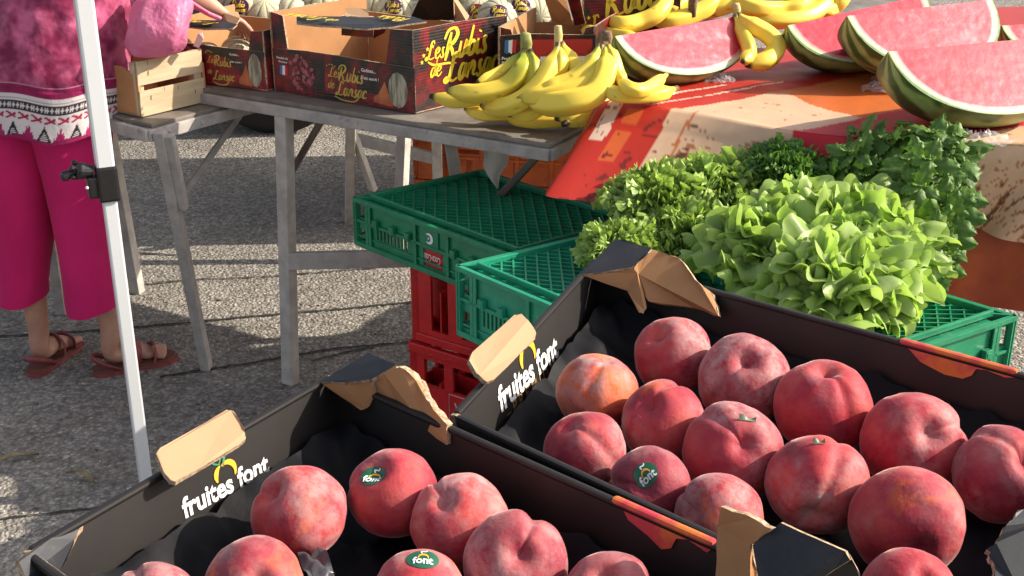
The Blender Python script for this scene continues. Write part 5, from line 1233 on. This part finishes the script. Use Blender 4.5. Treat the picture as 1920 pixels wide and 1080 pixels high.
def fan_head(name, label, cat, group, c, N_, R, m, kw, seed, spread=1.5):
    rnd = random.Random(seed); bm = bmesh.new(); cols = []; axis = V((0, -.3, 1)).normalized(); X = axis.cross(V((0, 1, .1))).normalized(); Y = axis.cross(X)
    for i in range(N_):
        f = (i+.5)/N_; th = spread*f**.55*rnd.uniform(.9, 1.08); ph = i*2.39996+rnd.uniform(-.4, .4); out = X*math.cos(ph)+Y*math.sin(ph)
        d = axis*math.cos(th)+out*math.sin(th); d.z = d.z*.64+.05
        rr = R*rnd.uniform(.80, 1.08); L = R*kw['len']*rnd.uniform(.75, 1.15); base = c + d*max(0, rr-L*.72) + V((rnd.uniform(-1, 1), rnd.uniform(-1, 1), rnd.uniform(-.5, .5)))*R*.12
        lean = (d*.75 + axis*rnd.uniform(.0, .7) + out*rnd.uniform(-.3, .3) + V((rnd.uniform(-.45, .45), rnd.uniform(-.45, .45), 0)))
        up = axis*.7-out*.7*(1 if rnd.random() < .8 else -1)+V((rnd.uniform(-.5, .5), rnd.uniform(-.5, .5), 0))
        g = rnd.uniform(.82, 1.18); add_fan(bm, cols, base, lean, up, L, kw['wid']*rnd.uniform(.8, 1.2), kw['curl']*rnd.uniform(.2, 1.5), kw['F1']*R*rnd.uniform(.7, 1.3), kw['k1']*rnd.uniform(.8, 1.25), kw['F2']*R, rnd, kw['nr'], kw['nth'], tuple(q*g for q in kw['tint']), kw['edge'], kw['rib'])
    me = bpy.data.meshes.new(name); bm.verts.index_update(); bm.to_mesh(me); bm.free()
    for v in me.vertices: v.co -= c
    paint(me, lambda i, co: cols[i]); o = link(name, me, m, None, True); o.location = c
    return tag(o, label, cat, group)
def head(name, label, cat, group, c, N_, R, m, kw, seed, flat_=.75, axis=V((0, -.25, 1)), spread=1.45, core=.12, stem=None):
    rnd = random.Random(seed); bm = bmesh.new(); cols = []; axis = axis.normalized(); X = axis.cross(V((0, 1, .1))).normalized(); Y = axis.cross(X)
    for i in range(N_):
        f = (i+.5)/N_; th = spread*math.sqrt(f)*rnd.uniform(.9, 1.08); ph = i*2.39996+rnd.uniform(-.3, .3)
        d = (axis*math.cos(th)+X*math.sin(th)*math.cos(ph)+Y*math.sin(th)*math.sin(ph))
        out = (X*math.cos(ph)+Y*math.sin(ph)); up = (axis*.8-out*.6+V((rnd.uniform(-.4, .4), rnd.uniform(-.4, .4), rnd.uniform(-.3, .3))))
        k = dict(kw); L = R*k.pop('len')*rnd.uniform(.8, 1.12)*(1-.15*(1-f)); W = R*k.pop('wid')*rnd.uniform(.75, 1.2)
        base = c + d*R*core + V((rnd.uniform(-1, 1), rnd.uniform(-1, 1), 0))*R*.08
        add_leaf(bm, cols, base, V((d.x, d.y, d.z*flat_+.08)), up, L, W, k.pop('curl')*rnd.uniform(.5, 1.3), k.pop('ruf')*R, k.pop('freq')*rnd.uniform(.8, 1.25), rnd, tint=tuple(q*rnd.uniform(.85, 1.15) for q in k.pop('tint')), **k)
    me = bpy.data.meshes.new(name); bm.verts.index_update(); bm.to_mesh(me); bm.free()
    for v in me.vertices: v.co -= c
    paint(me, lambda i, co: cols[i]); o = link(name, me, m, None, True); o.location = c
    return tag(o, label, cat, group)
LET = dict(len=.52, wid=1.0, curl=1.9, F1=.115, k1=2.1, F2=.016, nr=10, nth=36, tint=(.28, .41, .11), edge=(.43, .58, .16), rib=(.54, .63, .40))
gL = 'light green lettuces on the green crates'
fan_head('lettuce', 'light green lettuce in front, over the edge of the black tray', 'lettuce', gL, U(1560, 560, .655), 135, .144, MT['lettuce'], LET, 1)
fan_head('lettuce', 'light green lettuce at the right back, below the mint', 'lettuce', gL, U(1605, 478, .675), 135, .144, MT['lettuce'], LET, 2)
fan_head('lettuce', 'light green lettuce at the left, beside the curly leaves', 'lettuce', gL, U(1440, 500, .66), 135, .139, MT['lettuce'], LET, 3)
fan_head('lettuce', 'light green lettuce at the top of the pile, with one big rounded upright leaf', 'lettuce', gL, U(1500, 438, .685), 135, .120, MT['lettuce'], LET, 4)
KAL = dict(len=.46, wid=.80, curl=1.3, F1=.080, k1=4.2, F2=.046, nr=9, nth=44, tint=(.17, .29, .07), edge=(.40, .54, .13), rib=(.38, .48, .24))
gK = 'curly endives beside the lettuces'
fan_head('curly_endive', 'curly green endive at the far left of the greens, over the sunlit crate', 'endive', gK, U(1172, 486, .645), 170, .088, MT['kale'], KAL, 5)
fan_head('curly_endive', 'curly green endive in front of the red cloth, highest of the left greens', 'endive', gK, U(1240, 402, .685), 170, .112, MT['kale'], KAL, 6)
fan_head('curly_endive', 'curly green endive in front of the beige cloth, left of the lettuces', 'endive', gK, U(1345, 385, .69), 170, .120, MT['kale'], KAL, 7)
fan_head('curly_endive', 'curly green endive low behind the black tray corner', 'endive', gK, U(1285, 460, .65), 170, .11, MT['kale'], KAL, 8)
fan_head('curly_parsley', 'small dark tuft of curly parsley right of the curly endives', 'parsley', None, U(1470, 325, .76), 110, .075, MT['kale'], dict(KAL, tint=(.05, .13, .03), edge=(.13, .26, .05), len=.5), 9)
# mint
def mint():
    root = thing('mint_bunch', 'large bunch of dark green mint drooping in front of the cloth at the right', 'mint'); rnd = random.Random(5)
    bs = bmesh.new(); bm = bmesh.new(); cols = []; c0 = U(1690, 440, .62)
    tips = [(1600, 250, .84), (1640, 300, .80), (1690, 235, .86), (1700, 300, .84), (1745, 250, .86), (1790, 262, .85), (1765, 330, .80), (1760, 385, .76), (1722, 350, .80), (1660, 262, .84), (1620, 330, .78), (1560, 300, .79), (1545, 330, .77), (1588, 285, .82), (1790, 320, .80), (1770, 425, .73), (1805, 258, .86), (1740, 300, .84), (1780, 360, .78), (1745, 440, .72), (1775, 480, .68), (1765, 520, .64), (1650, 350, .76), (1700, 400, .74)]
    for k, t in enumerate(tips):
        T = U(*t); b = c0 + V((rnd.uniform(-.03, .03), rnd.uniform(0, .05), 0)); mid = (b+T)/2 + V((rnd.uniform(-.03, .03), -.02, .04)); P = spline([b, mid, T], 8)
        tube(bs, P, [.0022]*len(P), 6)
        for i in range(3, len(P)):
            f = i/len(P); sz = .060*(1.05-.55*f**3)*rnd.uniform(.75, 1.2); tg = (P[i]-P[i-1]).normalized()
            for q in range(2 if i % 2 else 1):
                a = i*1.57+q*math.pi+rnd.uniform(-.3, .3); x = tg.cross(Z0).normalized(); y = tg.cross(x); d = (x*math.cos(a)+y*math.sin(a))*1+tg*.45+V((0, -.15, -.15*(1-f)))
                add_leaf(bm, cols, P[i], d, tg+V((0, -.3, .5)), sz*1.25, sz*.36, rnd.uniform(.2, 1.4), .0035, 3, rnd, nu=12, nv=8, tint=(.055+.04*f, .135+.06*f, .03), edge=(.08+.08*f, .18+.10*f, .035), rib=(.18, .28, .10), cup=-.3, serr=.10, taper=.75, oct2=.0015)
        for q in range(7):
            a = q*.9; d = V((math.cos(a), math.sin(a), .8)); add_leaf(bm, cols, T, d, Z0, .016, .006, .5, .002, 3, rnd, nu=8, nv=4, tint=(.13, .24, .04), edge=(.18, .30, .04), rib=(.2, .3, .1), cup=-.2, serr=.15)
    obj('stems', bs, mat('mint_stem', (.12, .20, .07), .6), root, True)
    me = bpy.data.meshes.new('foliage'); bm.verts.index_update(); bm.to_mesh(me); bm.free(); paint(me, lambda i, co: cols[i]); link('foliage', me, MT['mint'], root, True)
mint()
rnd = random.Random(8); bm = bmesh.new(); cols = []
for (px, py, z, dx, dy, dz, L, W) in ((1555, 350, .70, -.1, .35, 1, .13, .045), (1500, 350, .70, -.25, .1, 1, .11, .04), (1590, 380, .69, .25, .3, 1, .15, .05), (1525, 370, .68, .1, -.1, .9, .12, .042)):
    add_leaf(bm, cols, U(px, py, z), V((dx, dy, dz)), V((0, -1, .3)), L, W, .9, .006, 3, rnd, nu=22, nv=12, tint=(.05, .12, .035), edge=(.08, .17, .04), rib=(.25, .36, .16), cup=-.25, oct2=.004, pointed=1)
me = bpy.data.meshes.new('chard'); bm.verts.index_update(); bm.to_mesh(me); bm.free(); paint(me, lambda i, co: cols[i]); o = link('chard_bunch', me, MT['mint'], None, True); tag(o, 'few long dark crinkled leaves standing between the parsley tuft and the mint', 'chard')

# ------------------------------------------------------------------ person
def skin_body(name, chains, m, subdiv=2):
    me = bpy.data.meshes.new(name); vs, es, rs = [], [], []; idx = {}
    for ch in chains:
        prev = None
        for (k, p, r) in ch:
            if k in idx: i = idx[k]
            else: i = len(vs); idx[k] = i; vs.append(p); rs.append(r)
            if prev is not None: es.append((prev, i))
            prev = i
    me.from_pydata(vs, es, []); o = bpy.data.objects.new(name, me); C.objects.link(o)
    sk = o.modifiers.new('s', 'SKIN'); sk.use_smooth_shade = True; sk.branch_smoothing = .6
    for i, r in enumerate(rs): me.skin_vertices[0].data[i].radius = r if hasattr(r, '__len__') else (r, r)
    me.skin_vertices[0].data[0].use_root = True
    sb = o.modifiers.new('b', 'SUBSURF'); sb.levels = subdiv; sb.render_levels = subdiv
    dg = bpy.context.evaluated_depsgraph_get(); me2 = bpy.data.meshes.new_from_object(o.evaluated_get(dg)); bpy.data.objects.remove(o)
    return link(name, me2, m, None, True)
hL, hR = U(68, 703, 0), U(188, 702, 0)      # heels
LfD, RfD = V((.20, .98, 0)).normalized(), V((.86, .50, 0)).normalized()
def foot_chain(tagn, heel, fd, ankle):
    s = V((fd.y, -fd.x, 0)); h = heel+fd*.03
    return [('ank'+tagn, ankle, .029), ('hl'+tagn, h+Z0*.048, (.029, .028)), ('mid'+tagn, heel+fd*.09+Z0*.05, (.028, .025)), ('ball'+tagn, heel+fd*.145+Z0*.034, (.032, .015))], s
ankL, ankR = hL+LfD*.045+Z0*.095, hR+RfD*.045+Z0*.095
cfL, sL = foot_chain('L', hL, LfD, ankL); cfR, sR = foot_chain('R', hR, RfD, ankR)
at_px = lambda px, y, z: V(((px-960)/F*(y*math.cos(PIT)+(HC-z)*math.sin(PIT)), y, z))
kneeL, kneeR = at_px(36, hL.y+.04, .43), at_px(160, hR.y+.05, .43)
pel = V(((hL.x+hR.x)/2-.0, hL.y+.06, .80)); hipL, hipR = pel+V((-.085, -.02, -.04)), pel+V((.085, .0, -.04))
chs = pel+V((.05, .09, .36)); nk = chs+V((.03, .07, .16)); hd = nk+V((.03, .05, .13))
shR, shL = chs+V((.17, -.0, .08)), chs+V((-.17, .02, .08))
elR, wrR = U(330, -28, 1.0), U(398, 12, .945); elL, wrL = chs+V((-.2, .12, -.16)), chs+V((-.02, .30, -.22))
chains = [[('pel', pel, (.14, .12)), ('waist', pel+V((.02, .04, .18)), (.13, .11)), ('chs', chs, (.15, .11)), ('nk', nk, .05), ('hd0', hd-Z0*.02, (.07, .085)), ('hd', hd+Z0*.05, (.078, .09)), ('hd2', hd+Z0*.11, (.05, .06))],
  [('pel', pel, 0), ('hipL', hipL, .085), ('kneeL', kneeL, .052), ('calfL', kneeL.lerp(ankL, .35), .046), ('ankL', ankL+Z0*.03, .029)], [('pel', pel, 0), ('hipR', hipR, .085), ('kneeR', kneeR, .052), ('calfR', kneeR.lerp(ankR, .35), .046), ('ankR', ankR+Z0*.03, .029)],
  cfL, cfR, [('chs', chs, 0), ('shL', shL, .06), ('elL', elL, .042), ('wrL', wrL, .027), ('paL', wrL+V((.05, .02, -.01)), (.035, .016))],
  [('chs', chs, 0), ('shR', shR, .06), ('elR', elR, .042), ('fa', elR.lerp(wrR, .4), .040), ('wrR', wrR, .026)]]
pd = (U(438, 36, .905)-wrR).normalized(); side = pd.cross(Z0).normalized(); palm = wrR+pd*.045
chains.append([('wrR', wrR, 0), ('palm', palm, (.034, .017)), ('kn', palm+pd*.03, (.034, .014))])
for k, (so, ln) in enumerate(((-.026, .8), (-.009, 1), (.009, .95), (.026, .75))):
    b = palm+pd*.045+side*so; dn = (pd*.7-Z0*.7).normalized(); chains.append([('kn', palm, 0), (f'f{k}a', b, .0085), (f'f{k}b', b+(pd*.85-Z0*.4).normalized()*.028*ln, .008), (f'f{k}c', b+(pd*.85-Z0*.4).normalized()*.028*ln+dn*.024*ln, .0072), (f'f{k}d', b+(pd*.85-Z0*.4).normalized()*.028*ln+dn*.036*ln-Z0*.008, .0062)])
chains.append([('palm', palm, 0), ('t0', palm-side*.034-Z0*.006, .0105), ('t1', palm-side*.046+pd*.025-Z0*.016, .0095), ('t2', palm-side*.042+pd*.05-Z0*.024, .008)])
for tg, heel, fd, s in (('L', hL, LfD, sL), ('R', hR, RfD, sR)):
    ins = -1 if tg == 'R' else 1
    for k in range(5):
        o_ = (-.030+.0145*k)*(1 if tg == 'R' else -1); ln = (.0, .010, .016, .020, .026)[k] if True else 0; r = (.0068, .0072, .0076, .0082, .0115)[k]
        b = heel+fd*.152+s*o_*-1+Z0*.029; chains.append([('ball'+tg, V(), 0), (f't{tg}{k}a', b, r*1.05), (f't{tg}{k}b', b+fd*(.018+ln*.8)-Z0*.005, r)])
fixed = []; seen = {}
for ch in chains:
    fixed.append([(k, seen.setdefault(k, (p, r))[0], seen[k][1]) for k, p, r in ch])
person = skin_body('person', fixed, MT['skin']); tag(person, 'person in magenta velvet top, fuchsia trousers and pink sandals, back turned, reaching over the boxes', 'person')
for v in person.data.vertices:
    if v.co.z < .012: v.co.z = .012
def child(o): o.parent = person; return o
def loft(name, rings, m, nv=48, fn=None, parent=person, sub=10, colfn=None):
    "rings: (centre, rx, ry, yaw)"
    Cs = spline([r[0] for r in rings], sub); Rx = spline([V((r[1], r[2], r[3])) for r in rings], sub); bm = bmesh.new(); rows = []
    for i, (c, r) in enumerate(zip(Cs, Rx)):
        row = []
        for k in range(nv):
            a = 2*math.pi*k/nv; q = V((math.cos(a)*r.x, math.sin(a)*r.y, 0)); q.rotate(Matrix.Rotation(r.z, 3, 'Z')); p = c+q
            if fn: p = fn(p, c, a, i/(len(Cs)-1))
            row.append(bm.verts.new(p))
        rows.append(row)
    for a, b in zip(rows, rows[1:]):
        for k in range(nv): bm.faces.new((a[k], a[(k+1) % nv], b[(k+1) % nv], b[k])).smooth = True
    me = bpy.data.meshes.new(name); bm.verts.index_update(); bm.to_mesh(me); bm.free()
    if colfn: paint(me, lambda i, co: colfn(i // nv / (len(rows)-1), (i % nv)/nv, co))
    return link(name, me, m, parent, True)
def trouser_fold(seed):
    def f(p, c, a, s):
        d = (p-c); d.z = 0; k = 1 + .06*noise.noise(V((math.cos(a)*1.8, math.sin(a)*1.8, s*4+seed))) + .03*math.sin(a*4+seed+s*2.5+2*noise.noise(V((0, s*3, seed))))*(1-s*.6) + .02*noise.noise(V((math.cos(a)*5, math.sin(a)*5, s*14+seed)))
        q = c + d*k; q.z = p.z + .006*math.sin(a*2+seed)*(1-min(1, s*3)); return q
    return f
hemL, hemR = U(40, 560, 0), U(172, 588, 0)
zl = .185; hl_ = V((ankL.x+.00, ankL.y+.0, zl+.005)); hr_ = V((ankR.x+.0, ankR.y+.0, zl-.01))
def legloft(nm, hem, knee, hip, seed, w0): return loft(nm, [(hem, w0, .082, 0), (hem.lerp(knee, .45), w0*1.02, .084, 0), (knee, w0*1.12, .092, 0), (knee.lerp(hip, .5), w0*1.32, .105, 0), (hip+V((0, 0, -.06)), w0*1.5, .120, 0), (hip+V((0, 0, .03)), w0*1.3, .11, 0)], MT['trousers'], 56, trouser_fold(seed), person, 8)
def at_px(px, y, z): q = (px-960)/F; ax = y*math.cos(PIT)+(HC-z)*math.sin(PIT); return V((q*ax, y, z))
hl_ = at_px(38, ankL.y, .212); hr_ = at_px(175, ankR.y, .192); kneeLt = at_px(40, ankL.y+.01, .42); kneeRt = at_px(157, ankR.y+.02, .42)
legloft('trouser_leg', hl_, kneeLt, V((kneeLt.x-.0, hipL.y, .76)), 1, .072); legloft('trouser_leg', hr_, kneeRt, V((kneeRt.x-.005, hipR.y, .76)), 2.3, .070)
# top: velvet with a printed border
MT['velvet'] = vcol_mat('crushed_velvet_top', .75, bump=.55, bscale=38, sheen=.6, spec=.2)
N_, L_ = nt(MT['velvet'])
for nd in N_:
    if nd.type == 'BUMP': nd.inputs['Distance'].default_value = .006
def shirt_col(s, u, co):
    global SH
    h = (s*SHL); x = u*1.05; m = .0
    FU = V((.26, .008, .075)); WH = V((.62, .56, .56)); BK_ = V((.02, .015, .02)); RD = V((.34, .01, .06))
    if h < .125:
        c = WH.copy()
        if h < .052:
            pr = .036; k = int(x/pr) % 2; xx = (x % pr)/pr-.5
            top = .050 if k == 0 else .044; tri = top*(1-abs(xx)*1.9) + (.006*math.sin(x*900) if k else 0)
            if h < tri: c = BK_ if k == 0 else FU*1.3
            if k == 0 and h < tri*.62 and abs(xx) < .22 and h > .008: c = WH if int(h*400) % 2 == 0 else BK_
            if h < .010+.004*math.sin(x*60): c = FU
        elif .056 < h < .075:
            pr = .030; xx = (x % pr)/pr; yy = (h-.056)/.019
            if abs(abs(xx-.5)*2-abs(yy-.5)*2) < .38 and xx < .8: c = RD
        elif .082 < h < .106:
            pr = .011; xx = (x % pr)/pr-.5; yy = (h-.082)/.024
            if yy < .14 or yy > .86 or abs(abs(xx)*2-.55) < .25 and abs(yy-.5) > .08 or (abs(xx) < .12 and abs(yy-.5) < .3): c = BK_*1.6
        elif .112 < h < .116: c = V((.3, .27, .28))
        return c
    if h < .150: return FU*(.9+.3*noise.noise(co*60))
    if .150 <= h < .153: return V((.5, .22, .3))
    n = noise.noise(co*11+V((3, 0, 0)))*.6+noise.noise(co*30)*.55+noise.noise(co*80)*.3; k = max(0, min(1, n*1.1+.42))
    return V((.17, .006, .045)).lerp(V((.56, .12, .24)), k**1.5)
SHL = .64
cS = [at_px(98, 3.10, .695), at_px(105, 3.12, .83), at_px(112, 3.16, .98), at_px(125, 3.20, 1.15), at_px(145, 3.24, 1.30)]
def shf(p, c, a, s):
    d = p-c; k = 1+.03*noise.noise(V((math.cos(a)*1.7, math.sin(a)*1.7, s*4)))+.02*(1-s)*math.sin(a*5+1); q = c+d*k; q.z = p.z - .025*(1-s)*math.sin(a*1.0+2.6) + .006*math.sin(a*6)*(1-s)
    if s > .22 : q = q + d.normalized()*.006*noise.noise(q*22)
    return q
loft('top', [(cS[0], .172, .145, 0), (cS[1], .178, .155, 0), (cS[2], .172, .15, 0), (cS[3], .165, .14, 0), (cS[4], .10, .09, 0)], MT['velvet'], 420, shf, person, 62, shirt_col)
loft('sleeve', [(shR+V((-.06, -.02, .03)), .09, .09, 0), (shR+V((.0, 0, -.02)), .08, .08, 0), (shR.lerp(elR, .55), .07, .07, 0), (elR+V((.01, .0, .01)), .06, .055, 0)], MT['velvet'], 60, None, person, 12, lambda s, u, co: V((.30, .02, .09)).lerp(V((.6, .2, .3)), max(0, min(1, .4+noise.noise(co*25)))))
bm = bmesh.new(); bmesh.ops.create_icosphere(bm, subdivisions=4, radius=.112, matrix=Matrix.Translation(hd+V((-.01, -.012, .055))) @ Matrix.Diagonal((.9, 1.0, 1.08, 1)))
for v in bm.verts: v.co += (v.co-hd).normalized()*.006*noise.noise(v.co*30)
obj('hair', bm, MT['hair'], person, True)
# sandals
for tg, heel, fd, lab in (('L', hL, LfD, ''), ('R', hR, RfD, '')):
    s = V((fd.y, -fd.x, 0)); inn = -1 if tg == 'L' else 1
    out = [(x*.9, y*.88) for x, y in [(-.022, .0), (-.018, .022), (.01, .033), (.06, .033), (.11, .036), (.16, .046), (.20, .044), (.225, .028), (.235, 0), (.222, -.026), (.195, -.042), (.15, -.042), (.10, -.033), (.05, -.032), (.005, -.032), (-.018, -.02)]]
    for z0, z1, m, nm, sc_ in ((.0, .010, 'sandal', 'outsole', 1.0), (.010, .019, 'footbed', 'footbed', .97)):
        bm = bmesh.new(); a = [bm.verts.new(heel+fd*(x*sc_)+s*(y*sc_)+Z0*z0) for x, y in out]; b = [bm.verts.new(heel+fd*(x*sc_)+s*(y*sc_)+Z0*z1) for x, y in out]
        bm.faces.new(b); bm.faces.new(a[::-1])
        for i in range(len(a)): bm.faces.new((a[i], a[(i+1) % len(a)], b[(i+1) % len(a)], b[i]))
        bmesh.ops.recalc_face_normals(bm, faces=bm.faces); obj(nm, bm, MT[m], person)
    def strap(pts, w_):
        P = spline([heel+(q-heel)*.9 for q in pts], 8); bm = bmesh.new(); prev = None
        for i, p in enumerate(P):
            t = (P[min(i+1, len(P)-1)]-P[max(i-1, 0)]).normalized(); n = (p-(heel+fd*.08+Z0*.03)); n = (n-t*n.dot(t)).normalized(); b_ = t.cross(n)
            q = [bm.verts.new(p+b_*w_/2), bm.verts.new(p+b_*w_/2+n*.003), bm.verts.new(p-b_*w_/2+n*.003), bm.verts.new(p-b_*w_/2)]
            if prev:
                for k in range(4): bm.faces.new((prev[k], prev[(k+1) % 4], q[(k+1) % 4], q[k]))
            prev = q
        obj('strap', bm, MT['sandal'], person, True)
    strap([heel+fd*.055+s*.036+Z0*.018, heel+fd*.01+s*.038+Z0*.045, heel-fd*.016+Z0*.060, heel+fd*.01-s*.038+Z0*.045, heel+fd*.055-s*.036+Z0*.018], .014)
    strap([heel+fd*.10+s*.038+Z0*.018, heel+fd*.11+s*.034+Z0*.055, heel+fd*.115+Z0*.082, heel+fd*.11-s*.034+Z0*.058, heel+fd*.10-s*.038+Z0*.018], .020)
    strap([heel+fd*.15+s*.046+Z0*.018, heel+fd*.16+s*.036+Z0*.044, heel+fd*.165+Z0*.060, heel+fd*.16-s*.036+Z0*.046, heel+fd*.15-s*.044+Z0*.018], .016)
# pink bag
MT['bag'] = mat('pink_plastic_bag', (.78, .30, .46), .45, col2=(.66, .18, .34), scale=6, bump=.8, bscale=14, bdist=.03, trans=.35)
def bagf(p, c, a, s):
    d = p-c; return c+d*(1+.22*noise.noise(V((math.cos(a)*1.6, math.sin(a)*1.6, s*3)))+.09*noise.noise(V((math.cos(a)*5, math.sin(a)*5, s*7)))+.07*math.sin(a*7+s*5)*s)
bc_ = at_px(296, 3.05, .865)
bag = loft('plastic_bag', [(at_px(292, 3.06, .862), .012, .012, 0), (at_px(294, 3.06, .864), .05, .04, 0), (at_px(294, 3.06, .885), .070, .055, 0), (at_px(296, 3.06, .93), .075, .06, 0), (at_px(304, 3.08, .98), .066, .05, 0), (at_px(318, 3.10, 1.01), .035, .03, 0), (at_px(326, 3.12, 1.04), .02, .015, 0)], MT['bag'], 48, bagf, None, 8)
tag(bag, 'pink plastic bag sitting on the wooden crate, against the magenta top', 'bag')
bm = bmesh.new(); P = spline([at_px(318, 3.09, 1.0), at_px(345, 3.12, .985), at_px(385, 3.16, .945), at_px(412, 3.18, .925)], 8)
tube(bm, P, [(.018, .008), (.016, .008)] + [(.012, .006)]*(len(P)-2), 10); obj('bag_handle', bm, MT['bag'], bag, True)

# ------------------------------------------------------------------ parked van far behind
van = thing('parked_van', 'dark van parked behind the tables, only its tyres and shaded underside showing', 'van')
vy = 5.35; bm = bmesh.new(); box(bm, (-2.15, vy+.95, .95), (3.9, 1.75, 1.35), rad(4), .09); box(bm, (-2.25, vy+.95, .32), (3.7, 1.5, .2), rad(4), .03); obj('body', bm, MT['van'], van)
bm = bmesh.new(); box(bm, (-.25, vy+1.05, .36), (.10, 1.6, .16), rad(4), .03); obj('bumper', bm, MT['black_plastic'], van)
for x, y in ((-1.02, vy+.08), (-3.4, vy-.05), (-1.1, vy+1.7), (-3.5, vy+1.6)):
    bm = bmesh.new(); bmesh.ops.create_cone(bm, cap_ends=True, segments=40, radius1=.31, radius2=.31, depth=.2, matrix=Matrix.Translation((x, y, .31)) @ Matrix.Rotation(rad(90), 4, 'X'))
    bmesh.ops.bevel(bm, geom=[e for e in bm.edges if e.is_manifold and e.calc_face_angle() > 1], offset=.03, segments=3, affect='EDGES'); wh = obj('wheel', bm, MT['rubber'], van, True)
    bm = bmesh.new(); bmesh.ops.create_cone(bm, cap_ends=True, segments=30, radius1=.19, radius2=.17, depth=.03, matrix=Matrix.Translation((x, y-.105, .31)) @ Matrix.Rotation(rad(90), 4, 'X')); o = obj('rim', bm, MT['steel'], wh)
